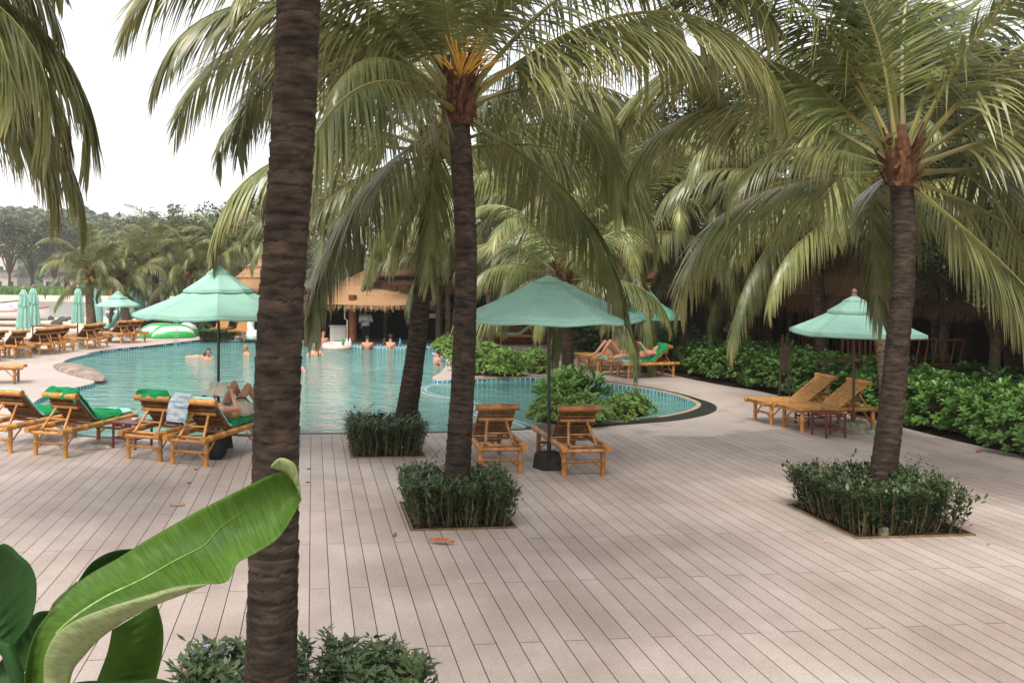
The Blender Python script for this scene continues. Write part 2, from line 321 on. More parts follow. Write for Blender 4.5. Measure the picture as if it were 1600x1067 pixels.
# ---------------- setting ----------------
def fillpoly(name,outer,holes,m,kind='structure',label=None):
    bm=bmesh.new(); ed=[]
    for loop in [outer]+holes:
        vs=[bm.verts.new(tuple(p)) for p in loop]
        for i in range(len(vs)): ed.append(bm.edges.new((vs[i],vs[(i+1)%len(vs)])))
    bmesh.ops.triangle_fill(bm,use_beauty=True,use_dissolve=False,edges=ed)
    bmesh.ops.recalc_face_normals(bm,faces=bm.faces)
    if sum(f.normal.z for f in bm.faces)<0: bmesh.ops.reverse_faces(bm,faces=bm.faces)
    me=bpy.data.meshes.new(name); bm.to_mesh(me); bm.free(); me.materials.append(m)
    o=link(name,me); tag(o,kind=kind); return o
WZ=-.10
pool_px=[(62,622),(100,609),(148,597),(118,588),(100,578),(98,566),(112,559),(140,553),(170,547),(240,540),(300,533),(345,529),(400,528),(440,531),(480,533),(500,535),(530,539),(600,542),(650,543),(700,543),
 (704,547),(678,550),(676,553),(690,557),(698,566),(690,580),(675,590),(690,594),(740,591),(820,589),(900,592),(980,602),(1040,613),(1075,624),(1088,632),(1075,641),(1035,650),(990,656),(940,661),(880,666),(835,669),
 (800,671),(720,674),(600,676),(470,677),(300,680),(150,682),(100,668),(62,650),(50,636)]
pool=cr([G(*p) for p in pool_px],4,True)
sea_edge_y=95
# deck sheet
deck_edge=[(-500,668),(40,664),(100,683),(150,686),(300,684),(470,681),(720,678),(835,674),(905,672),(985,680),(1110,682),(1200,672),(1290,662),(1400,672),(1500,695),(1600,716),(1750,750)]
D=[G(*p) for p in deck_edge]
deck=[Vector((-30,-6,.004)),Vector((25,-6,.004))]
deck_o=[Vector((p.x,p.y,.004)) for p in D]
fillpoly('pool_deck',[Vector((-30,-6,.004)),Vector((14,-6,.004))]+deck_o[::-1]+[Vector((-30,D[0].y,.004))],[],M['deck'])
pave_px=[(-600,548),(0,531),(110,519),(170,514),(320,512),(420,508),(470,512),(500,520),(540,527),(620,530),(700,530),(760,526),(800,521),(845,523),(870,530),(905,545),(960,562),(1060,588),(1130,602),(1190,612),(1300,638),(1400,665),(1500,690),(1600,712),(1750,748),(2100,840)]
PV=[G(*p) for p in pave_px]
pav=cr(PV,3)
fillpoly('paving',[Vector((-30,-8,0)),Vector((16,-8,0))]+pav[::-1]+[Vector((-30,pav[0].y,0))],[pool],M['pave'])
# pool basin and walls
mb=MB(); n=len(pool); acc=0
for i in range(n):
    a=pool[i]; b=pool[(i+1)%n]; L_=(b-a).length
    mb.quad((a.x,a.y,0),(b.x,b.y,0),(b.x,b.y,-1.3),(a.x,a.y,-1.3),[(acc,0),(acc+L_,0),(acc+L_,-1.3),(acc,-1.3)]); acc+=L_
mb.face([len(mb.v)+i for i in range(n)]); mb.v+= [(p.x,p.y,-1.3) for p in pool]
tag(mb.obj('pool_basin',M['tile'],smooth=False),kind='structure')
fillpoly('pool_water',[Vector((p.x,p.y,WZ)) for p in pool],[],M['water'])
fillpoly('sand',[Vector(p) for p in((-900,-60,-.3),(900,-60,-.3),(900,900,-.3),(-900,900,-.3))],[],M['sand'])
fillpoly('garden_ground',[Vector((p.x,p.y,-.05)) for p in pav[20:]]+[Vector((60,-8,-.05)),Vector((70,90,-.05)),Vector((-9,90,-.05)),Vector((-9,pav[20].y,-.05))],[],M['garden'])
sea=[(-420,505),(0,499),(60,496),(150,494),(230,489),(300,483),(330,478),(300,474),(160,473),(60,471),(-420,470)]
fillpoly('sea',[Vector((p.x,p.y,-.29)) for p in cr([G(x,y,-.29) for x,y in sea],4,True)],[],M['sea'])
# copings
def strip(name,path,w0,w1,z,m,side=1,h=0):
    mb=MB(); P=[Vector(p) for p in path]; n=len(P); A=[];B=[]
    for i,p in enumerate(P):
        t=(P[min(i+1,n-1)]-P[max(i-1,0)]).normalized(); nn=Vector((t.y,-t.x,0))*side
        w=w0(i/(n-1)) if callable(w0) else w0+(w1-w0)*i/(n-1)
        A.append(Vector((p.x,p.y,z))); B.append(Vector((p.x,p.y,z))+nn*w)
    mb.grid([A,B])
    mb.grid([[a-Vector((0,0,.05)) for a in A],A]); mb.grid([B,[b-Vector((0,0,.05)) for b in B]])
    o=mb.obj(name,m); tag(o,kind='structure'); return o
small=cr([G(*p) for p in [(740,591),(820,589),(900,592),(980,602),(1040,613),(1075,624),(1088,632),(1075,641),(1035,650),(990,656),(940,661),(880,666),(835,669)]],5)
strip('tan_pool_coping',small,.10,.10,.011,M['tan_coping'],-1)
small_out=[]
def wv(t): return .08+.27*math.exp(-((t-.62)/.16)**2)+.12*t
n=len(small)
off=[]
for i,p in enumerate(small):
    t=(small[min(i+1,n-1)]-small[max(i-1,0)]).normalized(); off.append(p+Vector((-t.y,t.x,0))*.10)
strip('dark_pool_coping',off,wv,0,.008,M['coping'],-1)
near=cr([G(*p) for p in [(835,669),(800,671),(720,674),(600,676),(470,677),(300,680),(150,682),(100,668),(62,650)]],5)
strip('dark_pool_coping',near,.10,.09,.010,M['coping'],-1)
farl=cr([G(*p) for p in [(140,553),(170,547),(240,540),(300,533),(345,529),(400,528),(440,531),(480,533),(500,535)]],5)
strip('dark_pool_coping',farl,.12,.12,.008,M['coping'],-1)
# submerged curved tiled wall between the two pools
ring=cr([G(x,y,-.09) for x,y in [(712,599),(680,601),(664,606),(668,613),(690,618),(718,622),(740,628),(750,636),(744,644),(758,650),(790,654),(815,660),(830,667)]],6)
mb=MB(); A=[];B=[];acc=0
for i,p in enumerate(ring):
    t=(ring[min(i+1,len(ring)-1)]-ring[max(i-1,0)]).normalized(); nn=Vector((-t.y,t.x,0))*.13
    A.append(p+nn);B.append(p-nn)
for i in range(len(ring)-1):
    l=(ring[i+1]-ring[i]).length
    mb.quad(A[i],B[i],B[i+1],A[i+1],[(acc,.02),(acc,.28),(acc+l,.28),(acc+l,.02)])
    for S in (A,B): mb.quad(S[i],S[i+1],S[i+1]-Vector((0,0,.5)),S[i]-Vector((0,0,.5)),[(acc,0),(acc+l,0),(acc+l,-.5),(acc,-.5)])
    acc+=l
tag(mb.obj('tiled_pool_ledge',M['tile'],smooth=False),'curved blue tiled ledge just above the water between the large and small pools','pool ledge')
# pebble mound
mb=MB(); c=G(122,581); d=(G(158,592)-G(90,568)); ax=d.normalized(); Lm=d.length/2
P=[]
for i in range(33):
    row=[]; u=-1+i/16
    for j in range(17):
        v=-1+j/8; h=max(0,(1-u*u))**.5; ww=.42*h+.002; q=c+ax*u*Lm+Vector((-ax.y,ax.x,0))*v*ww; z=.20*h*max(0,1-v*v)**.5
        q.z=z+.015*noise.noise(q*9)-.02; row.append(q)
    P.append(row)
mb.grid(P); tag(mb.obj('pebble_mound',M['stone']),'low rounded pebble covered mound at the shallow left end of the pool','mound')
# ---------------- palms ----------------
def frond_mesh(e0,bend,L=4.0,pairs=85,leafL=.95,wd=.042,droop=.4,seed=0,segs=5,far=False):
    rnd=random.Random(seed); mb=MB(); ns=26; pts=[Vector((0,0,0))]; tang=[]
    for i in range(ns):
        t=i/ns; e=R_(e0-bend*(t**1.9)*1.12); d=Vector((math.cos(e),.05*math.sin(seed*2+t*2.5),math.sin(e))).normalized(); tang.append(d); pts.append(pts[-1]+d*L/ns)
    tang.append(tang[-1])
    mb.cur=1
    mb.tube(pts,[.075 if i==0 else .050 if i==1 else .038 if i==2 else max(.005,.030*(1-i/ns)**.9+.004) for i in range(ns+1)],5,True)
    mb.cur=0
    s0=.15
    for k in range(pairs):
        for side in(-1,1):
            t=s0+(1-s0)*(k+rnd.random()*.7)/pairs
            if rnd.random()<.03: continue
            x=t*ns; i=min(ns-1,int(x)); p=pts[i].lerp(pts[i+1],x-i); T=tang[i].lerp(tang[i+1],x-i).normalized()
            S=Vector((0,1,0))*side; S=(S-T*S.dot(T)).normalized(); U=S.cross(T)*side
            if U.z<0 and abs(T.z)<.99: U=-U
            tt=(t-s0)/(1-s0)
            l=leafL*(math.sin(math.pi*min(1,.24+.70*tt))**.7)*(.85+.25*rnd.random())
            a=R_(62-34*tt+rnd.uniform(-5,5))
            d=(S*math.sin(a)+T*math.cos(a)+U*rnd.uniform(.05,.30)+Vector((0,0,-1))*droop*rnd.uniform(.7,1.5)).normalized()
            dr=droop*rnd.uniform(.6,1.35); kink=rnd.random()<.10
            q=p.copy(); sg=l/segs; W=T*wd*.5
            prev=(q-W*.5,q+W*.5)
            for s in range(segs):
                f=(s+1)/segs
                d=(d+Vector((0,0,-1))*(dr*.7+.1)*(.4+.6*f)/segs*2.6+(Vector((0,0,-1))*1.3 if kink and s==2 else Vector((0,0,0)))).normalized()
                q=q+d*sg
                wv_=(T-d*T.dot(d)); 
                if wv_.length<.05: wv_=S
                wv_.normalize(); ww=wd*.5*(1.0 if f<.5 else max(.06,(1-f)*1.9))
                tw=U*.35*ww*side
                cur=(q-wv_*ww-tw,q+wv_*ww+tw)
                mb.quad(prev[0],prev[1],cur[1],cur[0],[(0,s/segs),(1,s/segs),(1,f),(0,f)])
                prev=cur
    return mb
CL=[(82,66,.18),(67,92,.30),(52,108,.42),(38,112,.52),(22,104,.6),(6,88,.7),(-16,66,.8),(-42,40,.9)]
FM={}
for ci,(e,b,dr) in enumerate(CL):
    for sd in range(2):
        FM[(ci,sd,0)]=frond_mesh(e,b+sd*10,L=4.7,pairs=128,leafL=1.25,droop=dr,seed=ci*7+sd,segs=6,wd=.033).mesh('frond',[M['frond'],M['rachis']],False)
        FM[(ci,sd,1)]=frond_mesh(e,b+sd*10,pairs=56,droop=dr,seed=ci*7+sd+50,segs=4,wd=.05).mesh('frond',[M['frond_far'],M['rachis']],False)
        FM[(ci,sd,2)]=frond_mesh(e,b+sd*10,L=4.5,pairs=92,leafL=1.15,droop=dr,seed=ci*7+sd+90,segs=5,wd=.040).mesh('frond',[M['frond'],M['rachis']],False)
def trunk(pts,r0,r1,n,m,parent,dz=.018,flare=1.25,ring=.075,ragged=.35,seed=1):
    """pts: world points; ring scars are modelled as stepped ridges"""
    P=cr(pts,12); base=P[0].copy(); total=sum((P[i+1]-P[i]).length for i in range(len(P)-1))
    k=int(total/dz); cum=[0]
    for i in range(len(P)-1): cum.append(cum[-1]+(P[i+1]-P[i]).length)
    mb=MB(); g=[]; j=0; rnd=random.Random(seed)
    offs=[rnd.uniform(-.3,.3) for _ in range(400)]; amp=[rnd.uniform(.3,1.3) for _ in range(400)]
    for i in range(k+1):
        s=total*i/k
        while j<len(P)-2 and cum[j+1]<s: j+=1
        t=(s-cum[j])/max(1e-6,cum[j+1]-cum[j]); p=P[j].lerp(P[j+1],t)
        T=(P[min(j+1,len(P)-1)]-P[j]).normalized(); x=Vector((1,0,0)); x=(x-T*x.dot(T)).normalized(); y=T.cross(x)
        f=s/total; r=r0+(r1-r0)*min(1,f*1.6)**.8; r*=1+(flare-1)*math.exp(-s/.22)
        for q in range(n):
            a=2*math.pi*q/n; ca,sa=math.cos(a),math.sin(a)
            nz=noise.noise(Vector((ca*1.3,sa*1.3,s*1.5+seed*7)))
            n2=noise.noise(Vector((ca*5,sa*5,s*9+seed)))
            ph=s/ring+.75*nz*ragged+.28*n2*ragged+.10*noise.noise(Vector((ca*11,sa*11,s*14))); ip=int(math.floor(ph)); fr=ph-ip
            A=amp[ip%400]
            prof=(fr**1.3)*.058*A-(.022 if fr<.16 else 0)
            rr=r*(.97+prof+.03*nz+.014*n2)
            v=p+x*ca*rr+y*sa*rr-base; mb.v.append(tuple(v)); g.append(max(0,1-fr/.22)*min(1,A) if fr<.22 else 0)
    for i in range(k):
        for q in range(n):
            a=i*n+q;b=i*n+(q+1)%n; mb.face((a,b,b+n,a+n))
    me=mb.mesh('trunk',m,True); at=me.attributes.new('groove','FLOAT','POINT'); at.data.foreach_set('value',g)
    o=link('trunk',me,parent); return o
def crown_core(parent,c,r,seed=0,flower=False,coco=0,sc_=1):
    rnd=random.Random(seed); mb=MB()
    # fibre sheaths, torn boots
    mb.lathe([(r*.9,-.12),(r*1.05,0),(r*1.3,.12),(r*1.15,.26),(r*.6,.40),(r*.25,.6)],12,c)
    for k in range(60):
        a=rnd.uniform(0,6.28); b=Vector((math.cos(a),math.sin(a),0)); z0=rnd.uniform(-.15,.5); p0=Vector(c)+b*r*1.1+Vector((0,0,z0)); t=Vector((-b.y,b.x,0))
        hgt=rnd.uniform(.12,.32); w=rnd.uniform(.03,.08)
        tip=p0+b*rnd.uniform(.04,.2)+Vector((0,0,hgt*rnd.choice((1,1,-.5))))
        mb.tri(p0-t*w,p0+t*w,tip); mb.tri(p0-t*w*.6+b*.01,tip+t*w*.7,tip-t*w*.2)
    mb.obj('crown_fibre',M['fibre'],parent)
    if flower:
        mb=MB()
        for k in range(34):
            a=rnd.uniform(-1.4,1.4)-1.2; e=rnd.uniform(.5,1.35); d=Vector((math.cos(a)*math.cos(e),math.sin(a)*math.cos(e),math.sin(e)))
            p=Vector(c)+Vector((0.02,-.12,.35)); pts=[p]
            for q in range(5): d=(d+Vector((rnd.uniform(-.1,.1),rnd.uniform(-.1,.1),-.05))).normalized(); p=p+d*rnd.uniform(.07,.12); pts.append(p)
            mb.tube(pts,.009,4)
        mb.obj('flower_stalk',M['flower'],parent)
    for k in range(coco):
        mb=MB(); a=rnd.uniform(-2.6,-.5) if k%3 else rnd.uniform(0,6.28); mb.ball((0,0,0),.10,10,1,1,1.2)
        mb.obj('coconut',M['coconut'],parent,loc=(c[0]+math.cos(a)*rnd.uniform(.16,.32),c[1]+math.sin(a)*rnd.uniform(.16,.32),c[2]-rnd.uniform(.02,.35)))
def palm(path,r0,r1,fr,label,group=None,detail=0,seed=0,m='trunk',n=24,ring=.075,flower=False,coco=0,fs=1.0,dz=.018,cat='palm tree',autof=0,core=1.0,lo=0,hi=7):
    base=Vector(path[0]); root=empty('palm_tree',base,0,label,cat,group)
    trunk(path,r0,r1,n,M[m],root,seed=seed+1,ring=ring,dz=dz)
    top=Vector(path[-1])-base
    crown_core(root,tuple(top),r1*core,seed,flower,coco)
    rnd=random.Random(seed*13+5); L=list(fr)
    ga=rnd.uniform(0,360)
    for k in range(autof):
        f=k/max(1,autof-1); L.append(((ga+k*137.5)%360,lo+(hi-lo)*f+rnd.uniform(-.4,.4),rnd.uniform(.88,1.08)))
    for az,ci,s in L:
        ci=int(max(0,min(7,round(ci))))
        z=.30-.055*ci
        o=link('frond',FM[(ci,rnd.randrange(2),detail)],root,(top.x+math.cos(R_(az))*r1*.6,top.y+math.sin(R_(az))*r1*.6,top.z+z),(rnd.uniform(-.12,.12),0,R_(az)),(s*fs,)*3)
    return root
def tp(base_px,pts,Y=None,lean=0):
    b=G(*base_px); Y=Y or b.y
    return [b]+[PZ(x,y,Y+lean*i/len(pts)) for i,(x,y) in enumerate(pts)]
# hedge squares
def hedge_mesh(w,h,seed,stems=330):
    rnd=random.Random(seed); st=MB(); lf=MB()
    for k in range(stems):
        x=rnd.uniform(-w/2,w/2); y=rnd.uniform(-w/2,w/2)
        if abs(x)<.17 and abs(y)<.17: continue
        edge=max(abs(x),abs(y))/(w/2)
        hh=h*rnd.uniform(.90,1.04); p=Vector((x*.95,y*.95,0)); q=Vector((x*1.14,y*1.14,hh)); mid=p.lerp(q,.5)+Vector((rnd.uniform(-.04,.04),rnd.uniform(-.04,.04),0))
        pts=cr([p,mid,q],4); st.tube(pts,[.006-.0005*i for i in range(len(pts))],4,False)
        nl=54
        for j in range(nl):
            t=(rnd.random()**.55) if edge>.6 else .45+.55*rnd.random()
            if t<.25 and rnd.random()<.6: continue
            c=pts[min(len(pts)-1,int(t*(len(pts)-1)))]+Vector((rnd.gauss(0,.022),rnd.gauss(0,.022),rnd.gauss(0,.03)))
            a=rnd.uniform(0,6.28); e=rnd.uniform(-.1,1.2); d=Vector((math.cos(a)*math.cos(e),math.sin(a)*math.cos(e),math.sin(e)))
            x_,y_=frame(d); l=rnd.uniform(.04,.085); ww=l*.19; b=c+d*l*.5
            lf.quad(c,b+x_*ww,c+d*l,b-x_*ww)
    for k in range(7):
        a=rnd.uniform(0,6.28); r=w/2*rnd.uniform(.75,1.02); p=Vector((max(-w/2,min(w/2,r*math.cos(a)*1.2)),max(-w/2,min(w/2,r*math.sin(a)*1.2)),h)); pts=[p,p+Vector((rnd.uniform(-.05,.05),0,.08)),p+Vector((rnd.uniform(-.12,.12),rnd.uniform(-.1,.1),.16))]
        st.tube(pts,.003,3)
        for j in range(9):
            c=pts[0].lerp(pts[2],j/8); a2=rnd.uniform(0,6.28); d=Vector((math.cos(a2),math.sin(a2),.8)).normalized(); x_,_=frame(d); l=.07; b=c+d*l*.5; lf.quad(c,b+x_*.009,c+d*l,b-x_*.009)
    return st.mesh('stems',M['stem'],False),lf.mesh('foliage',M['hedge'],False)
HM=[hedge_mesh(1.02,.50,s) for s in range(3)]
BA=math.atan2(CX-488,F)
def hedge(c,w,rz,label,k,h=1):
    root=empty('square_hedge',c,rz,label,'hedge','square hedges round the palm trunks')
    st,lf=HM[k]; s=w/1.02
    link('stems',st,root,scale=(s,s,h)); link('foliage',lf,root,scale=(s,s,h))
    mb=MB(); mb.box((0,0,.012),(w/2,w/2,.006)); mb.obj('soil_bed',M['soil'],root)
    mb=MB(); e=w/2+.03
    for x,y,a,b in((0,e,e+.009,.009),(0,-e,e+.009,.009),(e,0,.009,e-.0092),(-e,0,.009,e-.0092)): mb.box((x,y,.012),(a,b,.012))
    mb.obj('edging',M['stem'],root,False)
# ---- T1 foreground trunk
Y1=4.75
t1=[Vector((PZ(422,1060,Y1).x-.01,Y1,0))]+[PZ(x,y,Y1) for x,y in[(423,1060),(427,900),(431,700),(438,500),(452,300),(461,150),(467,0),(474,-160)]]
T1=palm(t1,.150,.122,[(92,1,.6),(60,2,.6),(20,1,1),(-20,1,1),(-60,1,.9),(-110,2,1),(250,1,1),(0,0,.9),(180,0,1),(75,1,1),(-80,1,.9)],
  'thick dark ringed palm trunk in the foreground behind the banana leaf','palm trees among the deck',0,1,'trunk_dark',56,.078,dz=.0105)
hedge(Vector((t1[0].x+.15,Y1+.12,0)),1.32,-BA*0+.02,'square hedge cut by the bottom edge, round the foreground palm trunk',0,.74)
# ---- T2 centre palm
t2=tp((711,805),[(713,770),(718,680),(723,600),(727,480),(728,380),(722,260),(716,178)])
T2=palm(t2,.155,.125,[
 (10,2,1.0),(-14,1,.9),(6,3,.98),(24,3,1.0),(48,4,1),(-32,1,.75),
 (168,1,1.0),(178,2,1.04),(160,3,1.0),(196,3,.85),(214,2,.72),(240,1,.6),(140,3,1.0),(165,3,.6),(232,4,.55),
 (110,2,1.0),(80,1,1.0),(85,0,.95),(-100,0,.85),(95,5,1.0),(240,5,.8),(130,6,.9),(40,6,.85)],
 'tall palm with orange flower stalk standing in the hedge in the middle of the deck','palm trees among the deck',0,2,'trunk_dark',36,.085,flower=True,core=1.15)
b2=G(700,852,0); hedge(Vector((t2[0].x,t2[0].y,0)),1.08,BA,'square hedge round the middle palm, a dry brown leaf on its front edging',1,.95)
# ---- T3 leaning palm
t3=tp((630,695),[(632,665),(641,610),(652,530),(661,440),(668,350),(674,285),(678,240)])
T3=palm(t3,.185,.14,[(0,3,1),(-15,5,.95),(15,4,1),(35,2,1),(170,3,1.05),(185,5,1),(195,6,.75),(-120,6,.5),(150,4,1),(90,2,1),(60,0,1),(120,1,1),(235,7,.55),(-110,7,.5),(-30,3,.85),(210,2,.85)],
 'leaning palm at the pool edge rising from the farthest square hedge','palm trees among the deck',2,3,'trunk_dark',28,.085,core=1.1)
hedge(G(602,704),1.05,BA,'square hedge at the pool edge round the leaning palm',2,1.0)
# ---- T4 right palm
t4=tp((1375,800),[(1378,755),(1388,680),(1397,600),(1404,520),(1411,440),(1412,360),(1408,275)])
T4=palm(t4,.155,.125,[(165,1,.95),(176,1,.85),(150,3,.85),(190,0,.8),(135,2,1),(120,0,1),(45,0,.95),(95,0,1),(60,1,1),(20,1,.95),(-15,2,1.05),(0,3,1),(25,4,1),(-25,4,.85),(172,4,.52),(-6,7,.8),(15,6,.85),(40,2,1),(110,5,1),(70,5,1),(-40,1,.95),(8,5,.95)],
 'palm with drooping fronds rising from the square hedge on the right','palm trees among the deck',0,4,'trunk_dark',36,.08,core=1.15)
hedge(G(1368,812),1.28,BA,'wide square hedge with a small stone inside, round the right palm',0,1.02)
mb=MB(); mb.box((0,0,.05),(.05,.03,.05),.3,.85); tag(mb.obj('stone_block',M['base'],loc=G(1380,838)),'small pale stone block in the front of the right square hedge','stone')
# ---- left off-frame palm whose fronds hang into the picture
tl=[Vector((PZ(-600,0,7.2).x-.1,7.2,0)),Vector((PZ(-600,0,7.2).x,7.2,2.3)),PZ(-595,80,7.2),PZ(-590,20,7.2)]
palm(tl,.16,.13,[(12,4,1.05),(2,4,1.0),(-8,4,.95),(22,5,1.0),(30,4,1.0),(8,5,.95),(0,2,.95),(10,1,.95),(22,2,.95),(14,3,.92),(30,3,.95),(40,4,.9),(6,0,.95),(20,4,.85),(-5,3,.88),(2,1,1.0),(48,2,1)],
 'palm standing outside the left edge whose fronds hang against the white sky','palm trees among the deck',0,5,'trunk_dark',20,.08,fs=.95)
# ---- middle distance palms
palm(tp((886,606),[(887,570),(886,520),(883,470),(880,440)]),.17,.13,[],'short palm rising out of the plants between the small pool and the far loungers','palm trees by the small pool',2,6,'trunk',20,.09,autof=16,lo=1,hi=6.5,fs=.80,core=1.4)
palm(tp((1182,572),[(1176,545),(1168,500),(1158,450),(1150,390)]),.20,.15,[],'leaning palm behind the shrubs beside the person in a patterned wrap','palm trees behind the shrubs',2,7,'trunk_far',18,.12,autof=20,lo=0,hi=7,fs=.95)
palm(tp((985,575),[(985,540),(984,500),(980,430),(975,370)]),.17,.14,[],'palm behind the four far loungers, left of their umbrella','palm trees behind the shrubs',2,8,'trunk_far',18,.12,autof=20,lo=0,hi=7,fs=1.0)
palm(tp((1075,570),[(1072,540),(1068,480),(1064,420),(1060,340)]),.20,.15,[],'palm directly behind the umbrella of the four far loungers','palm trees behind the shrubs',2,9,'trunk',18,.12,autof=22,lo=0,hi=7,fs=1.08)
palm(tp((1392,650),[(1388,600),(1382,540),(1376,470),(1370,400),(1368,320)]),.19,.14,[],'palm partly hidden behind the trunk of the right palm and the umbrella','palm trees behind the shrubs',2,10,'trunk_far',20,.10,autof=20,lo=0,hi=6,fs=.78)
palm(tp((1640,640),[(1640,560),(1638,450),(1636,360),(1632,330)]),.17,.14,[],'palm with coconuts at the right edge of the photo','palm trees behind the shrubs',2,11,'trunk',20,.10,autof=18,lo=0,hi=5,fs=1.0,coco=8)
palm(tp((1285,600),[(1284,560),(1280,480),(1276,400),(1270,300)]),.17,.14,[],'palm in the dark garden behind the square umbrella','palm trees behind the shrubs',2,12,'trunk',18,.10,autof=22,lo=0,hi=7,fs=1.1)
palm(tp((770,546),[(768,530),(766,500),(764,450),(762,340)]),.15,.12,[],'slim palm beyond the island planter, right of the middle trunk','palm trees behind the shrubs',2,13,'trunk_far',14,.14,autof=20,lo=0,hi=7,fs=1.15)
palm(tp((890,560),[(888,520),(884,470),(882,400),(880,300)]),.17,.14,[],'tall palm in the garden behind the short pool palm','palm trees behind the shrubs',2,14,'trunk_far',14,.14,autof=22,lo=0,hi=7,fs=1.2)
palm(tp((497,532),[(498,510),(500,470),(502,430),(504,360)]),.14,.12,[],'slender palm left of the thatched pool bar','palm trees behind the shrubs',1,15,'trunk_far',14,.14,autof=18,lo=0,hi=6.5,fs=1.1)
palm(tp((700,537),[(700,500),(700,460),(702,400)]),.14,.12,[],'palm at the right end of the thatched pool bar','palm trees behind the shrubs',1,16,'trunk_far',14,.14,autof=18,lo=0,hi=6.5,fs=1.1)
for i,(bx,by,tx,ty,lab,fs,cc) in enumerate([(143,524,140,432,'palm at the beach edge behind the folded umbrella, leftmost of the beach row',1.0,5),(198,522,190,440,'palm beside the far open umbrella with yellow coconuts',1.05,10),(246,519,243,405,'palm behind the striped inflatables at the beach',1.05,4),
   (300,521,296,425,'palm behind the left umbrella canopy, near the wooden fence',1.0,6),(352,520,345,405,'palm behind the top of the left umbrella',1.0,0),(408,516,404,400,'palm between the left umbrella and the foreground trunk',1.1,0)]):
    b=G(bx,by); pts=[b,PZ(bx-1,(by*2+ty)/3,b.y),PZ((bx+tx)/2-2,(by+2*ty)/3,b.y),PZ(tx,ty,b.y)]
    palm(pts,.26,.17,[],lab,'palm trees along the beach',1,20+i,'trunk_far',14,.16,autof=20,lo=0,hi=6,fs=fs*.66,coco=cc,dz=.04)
# ---------------- shrubs ----------------
def rosette(mb,c,up,rnd,n=9,l=.13,w=.042):
    x,y=frame(up)
    for k in range(n):
        a=2*math.pi*k/n+rnd.uniform(-.3,.3); e=rnd.uniform(.15,1.1); out=x*math.cos(a)+y*math.sin(a)
        d=(out*math.cos(e)+up*math.sin(e)).normalized(); s=d.cross(up); 
        if s.length<.01: continue
        s.normalize(); L_=l*rnd.uniform(.7,1.15); W=w*rnd.uniform(.8,1.1)*.5; nrm=s.cross(d)
        p0=c; p1=c+d*L_*.35; p2=c+d*L_*.75-nrm*0+Vector((0,0,-L_*.04)); p3=c+d*L_*.98+Vector((0,0,-L_*.14))
        f=.25
        a1=p1+s*W*.75+nrm*W*f; b1=p1-s*W*.75+nrm*W*f; a2=p2+s*W*1.1+nrm*W*f; b2=p2-s*W*1.1+nrm*W*f
        mb.tri(p0,a1,p1); mb.tri(p0,p1,b1); mb.quad(p1,a1,a2,p2); mb.quad(b1,p1,p2,b2); mb.tri(p2,a2,p3); mb.tri(b2,p2,p3)
def shrub_mesh(r,h,nr,seed,l=.13,w=.045,n=9):
    rnd=random.Random(seed); lf=MB(); st=MB()
    for k in range(nr):
        a=rnd.uniform(0,6.28); cz=rnd.random()**.8; e=math.asin(cz); rr=r*(1+.25*noise.noise(Vector((math.cos(a)*2,math.sin(a)*2,seed+cz*2))))
        inner=1 if rnd.random()<.75 else rnd.uniform(.5,.9)
        c=Vector((math.cos(a)*math.cos(e)*rr*inner,math.sin(a)*math.cos(e)*rr*inner,.06+cz*h*inner*rnd.uniform(.85,1.12)))
        up=Vector((c.x/r*.6,c.y/r*.6,.55+cz*.6)).normalized()
        rosette(lf,c,up,rnd,n,l,w)
        if k%2==0: st.tube([(c.x*.15,c.y*.15,0),(c.x*.6,c.y*.6,c.z*.5),tuple(c)],[.012,.009,.005],4,False)
    return lf,st
def shrubset(key,r,h,nr,cnt,m,l=.13,w=.045,n=9):
    out=[]
    for i in range(cnt):
        lf,st=shrub_mesh(r,h,nr,hash(key)%97 if False else sum(map(ord,key))+i*3,l,w,n)
        out.append((lf.mesh('foliage',m,False),st.mesh('stems',M['stem'],False)))
    return out
SH={'mid':shrubset('mid',.55,.72,130,3,M['shrub'],.15,.055),'dark':shrubset('dark',.6,.8,110,2,M['shrub_dark'],.16,.06),'pale':shrubset('pale',.45,.42,110,2,M['shrub_pale'],.12,.042),
    'long':shrubset('long',.5,.75,26,2,M['shrub'],.42,.06,11)}
rs=random.Random(11)
def shrub(c,kind,label,group,s=1,sz=1,name='shrub',cat='shrub'):
    lst=SH[kind]; lf,st=lst[rs.randrange(len(lst))]
    root=empty(name,c,rs.uniform(0,6.28),label,cat,group,s*rs.uniform(.9,1.1))
    link('foliage',lf,root,scale=(1,1,sz)); link('stems',st,root,scale=(1,1,sz)); return root
ORD=['first','second','third','fourth','fifth','sixth','seventh','eighth','ninth','tenth','eleventh','twelfth','thirteenth','fourteenth','fifteenth','sixteenth','seventeenth','eighteenth','nineteenth','twentieth','twenty-first','twenty-second','twenty-third','twenty-fourth','twenty-fifth','twenty-sixth']
line=cr([G(*p) for p in [(1085,580),(1130,590),(1190,602),(1300,626),(1400,652),(1500,677),(1600,702),(1700,725)]],8)
lab1='leafy green shrub in the long border along the right side of the deck'
acc=0;last=line[0];cnt=0
pos=[line[0]]
for p in line[1:]:
    if (p-pos[-1]).length>.55: pos.append(p)
for i,p in enumerate(pos):
    for row in range(4):
        q=p+Vector((.02+row*.62+rs.uniform(-.15,.15),.15*row+rs.uniform(-.2,.2),0))
        front=['front row','second row','third row','back row'][row]
        k='mid' if row<3 or rs.random()<.5 else 'dark'
        shrub(q,k,(ORD[i]+' '+front+' shrub of the right border, counted from the far end') if i<len(ORD) else f'{front} leafy green shrub of the long border along the right of the deck','shrubs of the right border, '+front,1.0+.05*row,[1.0,1.05,.95,.9][row])
